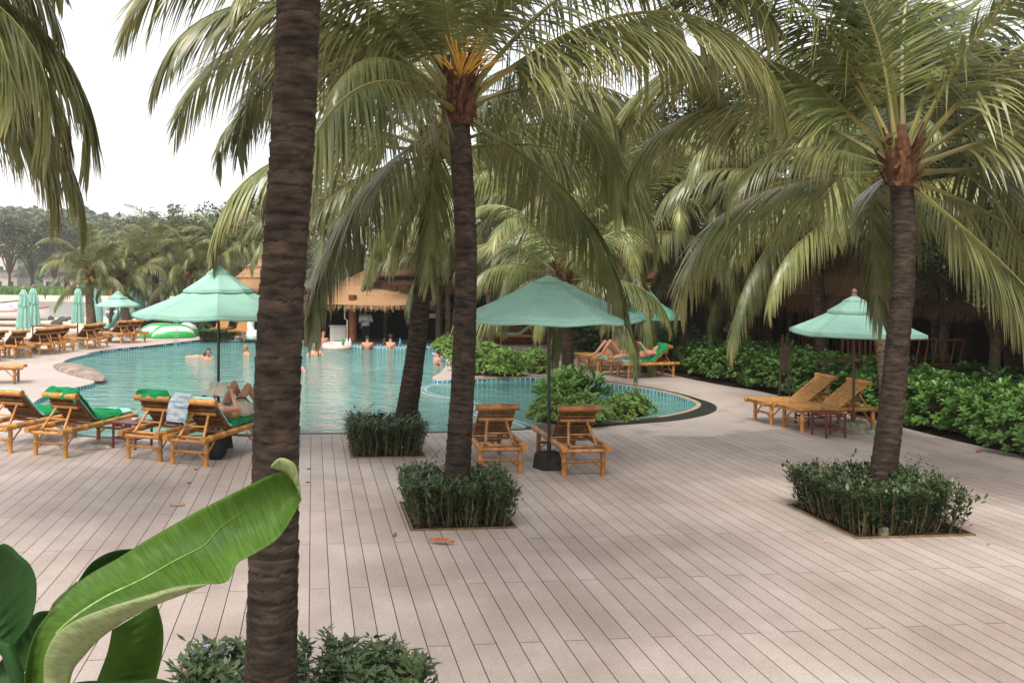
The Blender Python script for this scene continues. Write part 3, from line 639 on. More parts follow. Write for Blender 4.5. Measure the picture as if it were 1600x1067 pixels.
# island planter + garden shrubs
def scatter(px0,px1,py0,py1,n,kind,label,group,s=1,sz=1,z=0,name='shrub'):
    for i in range(n):
        if i==0: pp=sorted((rs.uniform(px0,px1),rs.uniform(py0,py1)) for _ in range(n))
        px,py=pp[i]; shrub(G(px,py,z),kind,label+(', '+ORD[i]+' from the left' if n<=len(ORD) else ''),group,s,sz,name)
scatter(712,858,574,588,16,'pale','bright low shrub in the island planter between the pools','shrubs of the island planter',.95,1.25)
scatter(700,775,553,573,12,'pale','bright low shrub on the back part of the island planter','shrubs at the back of the island planter',.95,1.2)
scatter(690,712,545,551,4,'pale','bright shrub on the small round planter at the far pool corner','shrubs on the small round planter',.9,1.2)
for i,(x,y,s) in enumerate(sorted([(855,660,.85),(873,664,.8),(895,664,.85),(915,663,.85),(900,652,.8),(870,650,.8),(935,659,.75),(955,655,.7),(975,654,.85),(990,651,.8)])):
    shrub(G(x,y),'pale',ORD[i]+' light green shrub from the left in the planter before the small pool','shrubs by the two middle loungers',s,1.15)
for i,(x,y) in enumerate([(893,640),(915,645),(878,645)]):
    shrub(G(x,y),'long',['middle','rightmost','leftmost'][i]+' strap leaved plant under the short pool palm','strap leaved plants under the pool palm',.85,1,'strap_leaf_plant','plant')
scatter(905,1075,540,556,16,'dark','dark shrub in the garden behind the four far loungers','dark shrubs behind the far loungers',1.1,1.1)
scatter(900,960,530,545,6,'mid','leafy shrub in the garden left of the four far loungers','leafy shrubs left of the far loungers',1.1,1.1)
scatter(985,1090,550,562,6,'long','long leaved garden plant behind the four far loungers','long leaved plants behind the far loungers',1.0,1,name='strap_leaf_plant')
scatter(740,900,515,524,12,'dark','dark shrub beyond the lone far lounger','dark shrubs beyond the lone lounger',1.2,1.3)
scatter(480,545,522,530,6,'pale','low shrub on the far bank left of the pool bar','low shrubs left of the pool bar',.8,1)
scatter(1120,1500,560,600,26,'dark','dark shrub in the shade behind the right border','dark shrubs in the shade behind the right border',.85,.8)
# ---------------- broadleaf trees ----------------
def treemesh(seed,m,r=3.2,nl=7000,leaf=.16,sq=.8):
    rnd=random.Random(seed); mb=MB(); cl=[]
    for k in range(44):
        a=rnd.uniform(0,6.28);e=rnd.uniform(-.5,1.5);R0=r*rnd.uniform(.45,1); cl.append((Vector((math.cos(a)*math.cos(e)*R0,math.sin(a)*math.cos(e)*R0,math.sin(e)*R0*sq)),rnd.uniform(.5,1.0)*r*.3))
    for k in range(nl):
        c,rr=cl[rnd.randrange(len(cl))]; d=Vector((rnd.gauss(0,1),rnd.gauss(0,1),rnd.gauss(0,.8))).normalized(); p=c+d*rr*(rnd.random()**.35)
        a=rnd.uniform(0,6.28);e=rnd.uniform(-.9,.6); t=Vector((math.cos(a)*math.cos(e),math.sin(a)*math.cos(e),math.sin(e))); x,_=frame(t); x=(x+Vector((0,0,rnd.uniform(-.5,.5)))).normalized(); l=leaf*rnd.uniform(.7,1.3)
        mb.quad(p,p+t*l*.5+x*l*.24,p+t*l,p+t*l*.5-x*l*.24)
    br=MB()
    for c,rr in cl[:14]: br.tube([(0,0,-r*1.0),tuple(c*.35+Vector((0,0,-r*.3))),tuple(c)],[.11,.07,.02],5,False)
    return mb.mesh('crown',m,False),br.mesh('branches',M['bark'])
TM={'dark':[treemesh(i,M['tree']) for i in range(2)],'mid':[treemesh(5+i,M['tree_mid'],leaf=.2) for i in range(2)],'far':[treemesh(9+i,M['tree_mid'],4,2600,.5,.9) for i in range(2)]}
def btree(px,Y,ztop,kind,label,group,s=1.0,base_z=-.05):
    X=(px-CX)*Y/F; cz=ztop-2.6*s*.9
    root=empty('broadleaf_tree',(X,Y,base_z),rs.uniform(0,6.28),label,'tree',group); cr_,br=TM[kind][rs.randrange(2)]
    link('crown',cr_,root,(0,0,max(1.0,cz)),scale=(s,)*3); link('branches',br,root,(0,0,max(1.0,cz)),scale=(s,)*3)
    mb=MB(); zc=max(1.0,cz)-3.0*s; 
    mb.tube([(0,0,-.1),(.08,.05,max(.3,(cz-3*s)*.5+.3)),(0,0,max(.6,cz-1.2*s))],[.22*s,.17*s,.12*s],9); mb.obj('trunk',M['bark'],root)
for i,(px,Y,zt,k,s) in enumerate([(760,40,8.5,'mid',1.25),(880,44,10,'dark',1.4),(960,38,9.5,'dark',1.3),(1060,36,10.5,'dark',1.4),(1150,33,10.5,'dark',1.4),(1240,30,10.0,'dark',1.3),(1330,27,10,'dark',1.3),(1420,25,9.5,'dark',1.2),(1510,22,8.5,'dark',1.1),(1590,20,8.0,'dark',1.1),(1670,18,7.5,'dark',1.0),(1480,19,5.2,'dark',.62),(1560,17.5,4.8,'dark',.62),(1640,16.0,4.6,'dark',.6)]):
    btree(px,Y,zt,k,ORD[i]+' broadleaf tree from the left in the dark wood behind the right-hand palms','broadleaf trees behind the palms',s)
for i,(px,Y,zt,k,s) in enumerate([(560,50,8.5,'mid',1.3),(640,52,9.0,'mid',1.3),(700,47,8.5,'mid',1.2)]):
    btree(px,Y,zt,k,ORD[i]+' light green tree from the left behind the thatched pool bar','trees behind the pool bar',s)
for i,(px,Y,zt,k,s) in enumerate([(285,62,7.0,'mid',1.2),(335,60,7.4,'mid',1.2),(395,58,7.8,'mid',1.3),(455,56,8.0,'mid',1.3)]):
    btree(px,Y,zt,k,ORD[i]+' light green tree from the left behind the beach palms','trees behind the beach palms',s,-.3)
for i,(px,Y,zt,s) in enumerate([(-30,150,12,1.5),(15,146,11,1.3),(50,150,10.5,1.3),(85,146,11,1.4),(120,150,10,1.2),(165,145,10,1.3),(205,148,11,1.4),(245,140,11,1.4),(280,140,12,1.5)]):
    btree(px,Y,zt,'far',ORD[i]+' pale distant tree from the left on the far shore below the hill','trees on the far shore',s,-.3)
# hill
mb=MB(); P=[]
for i in range(60):
    row=[]
    for j in range(110):
        X=-330+j*4.2; Y=165+i*4.2
        px=CX+X*F/Y
        prof=max(0,1-((X+150)/150)**2)**.7*27 if X<0 or True else 0
        f=min(1,i/38); f=f*f*(3-2*f)
        z=-.3+prof*f*(.85+.35*noise.noise(Vector((X*.012,Y*.012,3))))+ (2.4*abs(noise.noise(Vector((X*.16,Y*.16,0))))+1.2*noise.noise(Vector((X*.4,Y*.4,5))))*min(1,f*3)
        row.append(Vector((X,Y,z)))
    P.append(row)
mb.grid(P); M['hill']=mat('hill_ground',(.05,.07,.035),.9,.1,.4,.15,1,.6)
tag(mb.obj('hill',M['hill']),kind='structure')
# forest canopy on the hill: uncountable
mb=MB(); rf=random.Random(5)
for k in range(1500):
    i=rf.randrange(3,48); j=rf.randrange(1,108); c=P[i][j]+Vector((rf.uniform(-2,2),rf.uniform(-2,2),rf.uniform(-.5,1.5)))
    if c.z<.4 and i>6: continue
    R0=rf.uniform(2.0,4.2)
    for q in range(26):
        d=Vector((rf.gauss(0,1),rf.gauss(0,1),abs(rf.gauss(0,1)))).normalized(); p=c+d*R0*rf.uniform(.7,1.05); x,y=frame(d+Vector((rf.gauss(0,.4),rf.gauss(0,.4),rf.gauss(0,.4)))); l=rf.uniform(.7,1.5)
        mb.quad(p-x*l,p-y*l*.8,p+x*l,p+y*l*.8)
tag(mb.obj('hillside_forest',M['tree_mid'],smooth=False),'hazy forest covering the hill beyond the bay','forest',kind='stuff')
# shoreline ground cover
mb=MB()
for k in range(1800):
    px=rf.uniform(-60,330); Y=rf.uniform(126,134); X=(px-CX)*Y/F; p=Vector((X,Y,-.3)); a=rf.uniform(0,3.14); l=rf.uniform(.4,1.0); x=Vector((math.cos(a),math.sin(a),.2)); mb.quad(p-x*l,p+x*l,p+x*l*.7+Vector((0,0,rf.uniform(.4,1.3))),p-x*l*.7+Vector((0,0,rf.uniform(.4,1.3))))
tag(mb.obj('shore_scrub',M['shrub'],smooth=False),'low green scrub along the top of the far beach','scrub',kind='stuff')
# ---------------- bamboo loungers ----------------
def lounger_parts(bm_,slat,angle=45,backL=.60):
    P=[]; a=R_(angle); hy,hz=.76,.44; uy,uz=-math.cos(a),math.sin(a); nrm=Vector((0,uz*-1,uy*1))  # back normal toward the head end/down
    def add(name,mb,m,par=None): P.append((name,mb.mesh(name,m),par)); return len(P)-1
    for s in(-1,1):
        mb=MB(); mb.bamboo((s*.31,-.03,.40),(s*.31,1.72,.40),.045,14,.34)
        mb.lathe([(.022,-.001),(.022,.003)],8,(0,0,0)); mb.v=[v for v in mb.v]; add('side_beam',mb,bm_)
        for y in(.12,1.52):
            mb=MB(); mb.bamboo((s*.275,y,0),(s*.275,y,.375),.035,12,.2); add('leg',mb,bm_)
    for y,z,r in((.04,.36,.026),(.20,.385,.024),(.12,.20,.02),(1.52,.20,.02),(1.66,.385,.024),(.86,.37,.026)):
        mb=MB(); mb.bamboo((-.28,y,z),(.28,y,z),r,9,.3); add('crossbar',mb,bm_)
    for y in(.12,1.52):
        for s in(-1,1):
            mb=MB(); mb.bamboo((s*.265,y,.10),(s*.13,y,.20),.013,7,.2); add('brace',mb,bm_)
            mb=MB(); d=.2 if y<1 else -.2; mb.bamboo((s*.27,y,.14),(s*.29,y+d,.35),.013,7,.2); add('brace',mb,bm_)
    mb=MB(); k=17
    for i in range(k):
        x=-.255+.51*i/(k-1); mb.tube([(x,.76,.435),(x,1.70,.435)],.0145,6)
    add('slat_bed',mb,slat)
    mb=MB()
    for i in range(k-2):
        x=-.225+.45*i/(k-3); mb.tube([(x,hy,hz),(x,hy+uy*backL,hz+uz*backL)],.0145,6)
    for s in(-1,1): mb.bamboo((s*.245,hy,hz),(s*.245,hy+uy*backL,hz+uz*backL),.022,8,.3)
    for f in(.12,.45,.8): mb.bamboo((-.25,hy+uy*backL*f-.032,hz+uz*backL*f-.02),(.25,hy+uy*backL*f-.032,hz+uz*backL*f-.02),.018,8,.3)
    bi=add('backrest',mb,slat)
    mb=MB(); t=backL+.01; mb.bamboo((-.31,hy+uy*t-.01,hz+uz*t+.01),(.31,hy+uy*t-.01,hz+uz*t+.01),.048,14,.34); add('headroll',mb,bm_,bi)
    f=.70; my,mz=hy+uy*backL*f-.06,hz+uz*backL*f-.035
    mb=MB(); mb.bamboo((-.25,my,mz),(.25,my,mz),.03,10,.3); add('prop_bar',mb,bm_,bi)
    for s in(-1,1):
        mb=MB(); mb.bamboo((s*.20,.17,.40),(s*.135,my-.01,mz-.02),.021,9,.28); add('prop_strut',mb,bm_,bi)
    q=.45; mb=MB(); mb.bamboo((-.17,.17+(my-.17)*q,.40+(mz-.40)*q),(.17,.17+(my-.17)*q,.40+(mz-.40)*q),.012,7,.3); add('prop_rung',mb,bm_,bi)
    return P
LP={'mid':lounger_parts(M['bamboo'],M['slat']),'dark':lounger_parts(M['bamboo_dark'],M['slat'],47),'pale':lounger_parts(M['bamboo'],M['slat_pale'],37,.68),
    'beach':lounger_parts(M['bamboo'],M['slat'],40,.64)}
def lounger(loc,yaw,kind,label,group):
    """loc = ground point below the head-end legs, yaw = direction head to foot (rad, 0=+Y, cw positive)"""
    d=Vector((math.sin(yaw),math.cos(yaw),0)); o=Vector(loc)-d*.12
    root=empty('bamboo_lounger',o,-yaw,label,'sun lounger',group); objs=[]
    for name,me,par in LP[kind]:
        objs.append(link(name,me,objs[par] if par is not None else root))
    return root
def drape(prof,w,th,m,name,root_l,label,cat,seed=0,wr=.012,skirt=0,x0=0,group=None,folds=14):
    """a thick cloth or cushion laid along a (y,z) profile in a lounger's own frame"""
    rnd=random.Random(seed); C=cr([Vector((0,y,z)) for y,z in prof],6); n=len(C); top=[];bot=[]; nx=folds
    for i,p in enumerate(C):
        t=(C[min(i+1,n-1)]-C[max(i-1,0)]).normalized(); nn=Vector((0,-t.z,t.y)); 
        if nn.z<0: nn=-nn
        r1=[];r2=[]
        for j in range(nx+1):
            x=-w/2+w*j/nx; e=abs(j/nx*2-1); dz=wr*noise.noise(Vector((x*7+seed,i*.45,seed*3)))*2
            drop=0
            if skirt and e>.82: drop=skirt*(e-.82)/.18*(1+.5*noise.noise(Vector((i*.5,seed,j))))
            rnd_=th*(1-max(0,(e-.8)/.2)**2*.6)
            b=Vector((x0+x,p.y,p.z))+Vector((0,0,-drop)); r1.append(b+nn*(rnd_+dz)); r2.append(b+nn*dz*.5)
        top.append(r1);bot.append(r2)
    mb=MB(); mb.grid(top); mb.grid([r[::-1] for r in bot])
    for A,B in((top[0],bot[0]),(bot[-1],top[-1])): mb.grid([B,A])
    mb.grid([[r[0] for r in top],[r[0] for r in bot]]); mb.grid([[r[-1] for r in bot],[r[-1] for r in top]])
    o=mb.obj(name,m,loc=root_l.location,rot=root_l.rotation_euler); tag(o,label,cat,group); return o
def prof_for(angle,backL,a0=.0,a1=1.0,y1=1.68,off=.02,over=0):
    a=R_(angle); hy,hz=.76,.455; uy,uz=-math.cos(a),math.sin(a); P=[]
    if over: P+= [(hy+uy*(backL+.03)-.07,hz+uz*(backL+.03)-over),(hy+uy*(backL+.04)-.05,hz+uz*(backL+.04)+.03)]
    for f in(1.0,.66,.33): P.append((hy+uy*backL*f+.018,hz+uz*backL*f+.018))
    P.append((hy+.05,hz+.01))
    P+= [(hy+.3,hz),(hy+.6,hz),(y1,hz)]
    return P
YA=R_(19)
def right(yaw): return Vector((math.cos(yaw),-math.sin(yaw),0))
gA='bamboo loungers at the near left corner of the pool'
A1=lounger(G(16,708)-right(YA)*.275,YA,'mid','bamboo lounger with a thick teal cushion cut off by the left edge of the photo',gA)
A2=lounger((G(51,711)+G(107,716))/2,YA,'mid','bamboo lounger draped with a green towel, left of the small red table',gA)
A3=lounger((G(196,716)+G(255,722))/2,YA,'mid','bamboo lounger with green towel between the small red table and the grey cloth',gA)
A4=lounger((G(266,725)+G(326,730))/2,YA,'mid','bamboo lounger with a reader on it beside the foreground palm trunk',gA)
gc='teal cushions on the loungers'; gt='green towels on the loungers'
cu=prof_for(45,.62)
for i,(l,lab) in enumerate([(A1,'thick pale teal cushion on the lounger cut by the left edge'),(A2,'pale teal cushion under the towel left of the small red table'),(A3,'pale teal cushion on the lounger right of the small red table'),(A4,'pale teal cushion under the reader beside the foreground palm')]):
    drape(cu,.52,.055,M['cushion'] if i else M['cushion'],'lounger_cushion',l,lab,'cushion',i,.004,group=gc)
tw=[(y+.03,z+.062) for y,z in prof_for(45,.60)]
drape([(tw[0][0]-.09,tw[0][1]-.12),(tw[0][0]-.05,tw[0][1]+.02)]+tw[:-1]+[(1.35,.52)],.60,.016,M['towel'],'green_towel',A2,'bright green towel spread over the lounger left of the small red table','towel',3,.02,.06,group=gt)
drape([(tw[0][0]-.09,tw[0][1]-.08),(tw[0][0]-.05,tw[0][1]+.03)]+tw[:-2]+[(1.1,.52)],.58,.016,M['towel'],'green_towel',A3,'green towel over the empty backrest beside the reader','towel',4,.02,.06,x0=-.03,group=gt)
drape([(y,z) for y,z in tw[3:-1]]+[(1.6,.52)],.60,.018,M['towel'],'green_towel',A1,'green towel lying on the teal cushion at the left edge','towel',5,.025,.05,group=gt)
drape([(y,z) for y,z in tw[3:-1]]+[(1.62,.52)],.58,.018,M['towel'],'green_towel',A4,'green towel under the cream bag beside the foreground palm','towel',6,.022,.05,group=gt)
# grey cloth hung over the top of A4's backrest
drape([(.16,.60),(.20,.74),(.25,.88),(.31,.955),(.40,.93),(.50,.84)],.34,.012,M['grey_cloth'],'grey_cloth',A4,'crumpled grey blue cloth hanging over the backrest beside the reader','cloth',7,.03,.05,x0=-.27,group=None,folds=18)
fd=(G(837,710)-G(878,744)); YC=math.atan2(fd.x,fd.y)
gC='bamboo loungers beside the middle umbrella'
lounger((G(748,741)+G(815,741))/2,YC,'dark','brown bamboo lounger between the middle palm trunk and the umbrella pole',gC)
lounger((G(878,744)+G(945,743))/2,YC,'dark','brown bamboo lounger right of the middle umbrella and its dark concrete base',gC)
# far left group facing the sea
gF='bamboo loungers in the row facing the beach'
for (x,y,lab,dy) in [(-14,566,'bamboo lounger cut by the left edge in the beach row',-58),(2,561,'first whole bamboo lounger of the beach row from the left edge',-58),(36,560.5,'bamboo lounger under the leftmost folded umbrella',-58),(73,555,'bamboo lounger right of the second folded umbrella, nearest of three close together',-58),(90,552.5,'middle bamboo lounger of the three between the folded umbrellas',-58),
    (104,550,'farthest right bamboo lounger of the three left of the third folded umbrella',-58),(146,546,'bamboo lounger just right of the third folded umbrella',-58),(158,543,'bamboo lounger in front of the leftmost beach palm trunk',-58),(198,537,'bamboo lounger under the far open umbrella',-58),(218,535.5,'bamboo lounger right of the far open umbrella, nearest the inflatables',-58)]:
    lounger(G(x,y),R_(dy),'beach',lab,gF)
wv_=G(34,597)-G(17,599); ya=math.atan2(wv_.y,wv_.x)  # width vector
mid=(G(34,597)+G(17,599))/2; yw=math.atan2(1,.28)
lf=lounger(mid-Vector((math.sin(yw),math.cos(yw),0))*1.4,yw,'pale','lone pale bamboo lounger with only its foot end showing at the left edge',gF)
# right far group of four
gR='bamboo loungers at the far side of the small pool'
h4=G(1044,588.5); f4=G(974,590.5); yR=math.atan2((f4-h4).x,(f4-h4).y)
def from_foot(px,py,yaw,kind,lab,grp):
    d=Vector((math.sin(yaw),math.cos(yaw),0)); return lounger(G(px,py)-d*1.4,yaw,kind,lab,grp)
Rl=[]
for x,y,lab in[(910.5,575,'empty bamboo lounger farthest left of the four by the far shrubs'),(927,579.5,'second empty bamboo lounger of the four by the far shrubs'),(947,585.5,'bamboo lounger with a person on a green towel, left of the far umbrella pole'),(974,590.5,'nearest bamboo lounger of the four, with a person on a green towel')]:
    Rl.append(from_foot(x,y,yR,'pale',lab,gR))
cu2=prof_for(37,.68)
for l,lab,lt in((Rl[2],'pale teal cushion on the lounger left of the far umbrella pole','green towel over the backrest left of the far umbrella pole'),(Rl[3],'pale teal cushion on the nearest of the four far loungers','green towel over the backrest of the nearest of the four far loungers')):
    drape(cu2,.52,.05,M['cushion'],'lounger_cushion',l,lab,'cushion',9,.004,group=gc)
    drape([(y+.02,z+.056) for y,z in cu2[:-1]][:5]+[(1.1,.51)],.56,.016,M['towel'],'green_towel',l,lt,'towel',10,.015,.06,group=gt)
gB='bamboo loungers beside the square umbrella'
dB=G(1367.6,671.5)-G(1253.6,674); yB=math.atan2(-dB.x,-dB.y)
B1=from_foot(1192.3,660,yB,'pale','golden bamboo lounger farther from the camera under the square umbrella',gB)
B2=from_foot(1239.3,671,yB,'pale','golden bamboo lounger nearer the camera, crossed by the square umbrella pole',gB)
gN='bamboo loungers on the far paving'
yN=R_(-82); N1=from_foot(783,539,yN,'pale','lone bamboo lounger with teal cushion on the paving beyond the island planter',gN)
drape(cu2,.52,.05,M['cushion'],'lounger_cushion',N1,'pale teal cushion on the lone lounger beyond the island planter','cushion',11,.004,group=gc)
N2=from_foot(744,524,yN,'pale','bamboo lounger with a green towel seen between the middle trunk and the umbrella canopy',gN)
drape(cu2,.54,.05,M['towel'],'green_towel',N2,'green towel on the lounger seen just right of the middle trunk','towel',12,.01,.04,group=gt)
S1=from_foot(371,532,R_(184),'pale','golden bamboo lounger facing the camera on the far pool bank',gN); S2=from_foot(340,529,R_(180),'pale','golden bamboo lounger left of the umbrella pole on the far pool bank',gN)
# ---------------- umbrellas ----------------
def canopy(mb,n,prof,rot,sag=.035,scal=0,sub=6,bev=0):
    """prof: list of (radius,z) from top to edge; panels sag between the ribs"""
    rows=[]
    for (r,z) in prof:
        row=[]
        for k in range(n):
            a0=rot+2*math.pi*k/n; a1=rot+2*math.pi*(k+1)/n
            p0=Vector((math.cos(a0)*r,math.sin(a0)*r,z)); p1=Vector((math.cos(a1)*r,math.sin(a1)*r,z))
            for j in range(sub):
                t=j/sub; p=p0.lerp(p1,t); s=4*t*(1-t); p.z-= sag*s*min(1,r); p.z+=.016*s*noise.noise(Vector((p.x*3,p.y*3,z*2+rot))); p.x*=1-.02*s; p.y*=1-.02*s; row.append(p)
        row.append(row[0].copy()); rows.append(row)
    mb.grid(rows)
def umbrella(loc,R0,ze,n,rot,tiers,zt,pole,label,group,cm='canopy',base='base_dark',bs=.21,bh=.22,capR=.33,lean=(0,0),rfin=.03,polr=.022):
    """tiers: list of (radius,z_edge,z_top); the first is the main canopy"""
    root=empty('parasol',loc,0,label,'umbrella',group); root.rotation_euler=(lean[0],lean[1],0)
    for i,(r,z0,z1,r1) in enumerate(tiers):
        mb=MB(); K=7; pr=[]
        for q in range(K+1):
            f=q/K; rr=r1+(r-r1)*f; z=z1+(z0-z1)*(f**.86); pr.append((rr,z))
        rim=[(r*1.003,z0-(.055 if i==0 else .035))]
        canopy(mb,n,pr,rot,.03 if i==0 else .015); 
        canopy(mb,n,[(r*1.0005,z0),rim[0]],rot,.03 if i==0 else .015)
        o=mb.obj(['canopy','upper_canopy','cap','cap'][i],M[cm],root); o.data.set_sharp_from_angle(angle=R_(9))
        sf=o.modifiers.new('thick','SOLIDIFY'); sf.thickness=.006; sf.offset=-1
    mb=MB(); r,z0,z1,r1=tiers[0]
    for k in range(n):
        a=rot+2*math.pi*k/n; pts=[]
        for q in range(9):
            f=q/8; rr=r1+(r-r1)*f; pts.append((math.cos(a)*rr,math.sin(a)*rr,z1+(z0-z1)*(f**.86)+.004))
        mb.tube(pts,.007,5)
    mb.obj('seam',M[cm],root)
    top=tiers[-1][2]
    mb=MB(); mb.lathe([(.02,-.03),(.045,-.01),(.045,.015),(.025,.03),(.04,.05),(.045,.08),(.03,.105),(.008,.12)],12,(0,0,top)); mb.obj('finial',M['finial'],root)
    mb=MB(); mb.tube([(0,0,bh*.6),(0,0,top)],polr,10); mb.lathe([(polr*1.35,0),(polr*1.35,.16)],10,(0,0,bh)); mb.obj('pole',M[pole],root)
    mb=MB()
    for k in range(n):
        a=rot+2*math.pi*k/n; mb.tube([(0,0,tiers[0][2]-.04),(math.cos(a)*R0*.98,math.sin(a)*R0*.98,ze-.012)],.009,5); mb.tube([(0,0,ze-.12),(math.cos(a)*R0*.5,math.sin(a)*R0*.5,(ze+tiers[0][2])/2-.02)],.008,5)
    mb.obj('ribs',M[pole],root)
    mb=MB(); mb.lathe([(bs*1.15,0),(bs*1.12,.03),(bs,bh-.02),(bs*.96,bh)],6,(0,0,0)); bo=mb.obj('base',M[base],root,False)
    for s in(-1,1):
        mb=MB(); mb.tube([(s*bs*.5-.05,-.03,bh),(s*bs*.5-.05,-.03,bh+.05),(s*bs*.5+.05,.03,bh+.05),(s*bs*.5+.05,.03,bh)],.006,5); mb.obj('lifting_handle',M['pole_black'],bo)
    return root
gU='open mint parasols'
umbrella(G(858,731),1.30,2.17,8,R_(22.5),[(1.30,2.17,2.66,.24),(.40,2.58,2.76,.02)],2.84,'pole_black','large mint umbrella with a single small scalloped cap over the two brown loungers',gU,lean=(0,-.012),polr=.024)
umbrella(G(341,699),1.30,2.12,8,R_(12),[(1.30,2.12,2.53,.36),(.54,2.48,2.78,.12),(.19,2.74,2.88,.02)],3.0,'pole_black','large three tiered mint umbrella above the reader at the pool edge',gU,lean=(0,-.006))
umbrella(G(1333,676),1.24,1.81,4,R_(-55),[(1.24,1.81,2.22,.34),(.50,2.17,2.38,.16),(.21,2.36,2.46,.02)],2.55,'pole_wood','square three tiered mint umbrella over the two golden loungers on the right',gU,base='base',bs=.24,bh=.20)
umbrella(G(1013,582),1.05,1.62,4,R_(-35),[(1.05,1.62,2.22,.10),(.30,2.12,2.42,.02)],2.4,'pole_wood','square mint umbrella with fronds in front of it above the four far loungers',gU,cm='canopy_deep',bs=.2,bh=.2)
umbrella(G(184,527),.95,1.40,4,R_(-62),[(.95,1.40,1.75,.30),(.42,1.72,1.95,.10),(.16,1.93,2.03,.02)],2.1,'pole_wood','small square mint umbrella in the distance beside the beach palms',gU,base='base_pale',bs=.3,bh=.25)
def folded(loc,zb,zt,r,label):
    root=empty('folded_parasol',loc,0,label,'umbrella','folded mint parasols'); rnd=random.Random(int(loc[0]*10))
    def cone(z0,z1,r0,r1,name,nf=9):
        mb=MB(); rows=[]
        for i in range(9):
            f=i/8; rr=r1+(r0-r1)*f**.7; row=[]
            for j in range(nf*6):
                a=2*math.pi*j/(nf*6); row.append(Vector((math.cos(a)*rr*(1+.22*math.cos(nf*a+f)),math.sin(a)*rr*(1+.22*math.cos(nf*a+f)),z1+(z0-z1)*f+.03*math.cos(nf*a)*f)))
            row.append(row[0]); rows.append(row)
        mb.grid(rows); mb.obj(name,M['canopy'],root)
    h=zt-zb
    cone(zb,zb+h*.78,r,r*.45,'canopy'); cone(zb+h*.58,zb+h*.93,r*.82,r*.35,'upper_canopy',8); cone(zb+h*.85,zt,r*.55,r*.12,'cap',7)
    mb=MB(); mb.ball((0,0,zt+.05),.06,8); mb.obj('finial',M['finial'],root)
    mb=MB(); mb.tube([(0,0,.1),(0,0,zt)],.025,8); mb.obj('pole',M['pole_wood'],root)
    mb=MB(); mb.lathe([(.28,0),(.26,.24),(.24,.26)],6); mb.obj('base',M['base_pale'],root,False)
folded(G(36,557),.92,2.22,.20,'folded mint umbrella nearest the left edge of the photo')
folded(G(51,550),.95,2.24,.21,'second folded mint umbrella, just right of and behind the leftmost one')
folded(G(121,545),.95,2.22,.20,'folded mint umbrella standing alone beside the leftmost beach palm')
# cords under umbrella C
mb=MB(); r0=random.Random(3)
for k in range(3):
    a=PZ(272+k*3,496,11.9); mb.tube([a,a+Vector((.01,0,-.2)),a+Vector((-.01*k,0,-.42))],.004,4)
tag(mb.obj('tie_cord',M['canopy']),'thin mint tie cords dangling from the front edge of the reader\'s umbrella','cord')
# ---------------- side tables ----------------
def side_table(loc,rz,label,w=.36,h=.42,top=True):
    root=empty('side_table',loc,rz,label,'side table','small red brown tables beside the loungers')
    if top: mb=MB(); mb.box((0,0,h),(w/2+.01,w/2+.01,.012)); mb.obj('table_top',M['redwood'],root,False)
    for x in(-1,1):
        for y in(-1,1):
            mb=MB(); mb.box((x*(w/2-.015),y*(w/2-.015),h/2-.006),(.014,.014,h/2-.006)); mb.obj('leg',M['redwood'],root,False)
    for z in(.16,h-.045):
        for s in(-1,1):
            mb=MB(); mb.box((0,s*(w/2-.015),z),(w/2-.03,.009,.012)); mb.box((s*(w/2-.015),0,z+.0005),(.009,w/2-.03,.012)); mb.obj('rail',M['redwood'],root,False)
    return root
ta=side_table(G(207,698),-YA,'small red brown table between the towel covered loungers on the left',.44,.40)
side_table(G(1313,684)+Vector((-.15,.12,0)),-yB+.05,'small red brown table in front of the nearer golden lounger',.40,.42)
side_table(G(1262,665)+Vector((0.1,.1,0)),-yB+.05,'small red brown table between the two golden loungers',.40,.42)
ca=Vector(ta.location)+Vector((.02,.03,.413))
mb=MB(); mb.lathe([(.045,0),(.05,.02),(.05,.035),(.03,.04)],12,(0,0,0)); tag(mb.obj('ashtray',M['pink'],loc=ca),'small pink dish on the red brown table by the left loungers','dish')
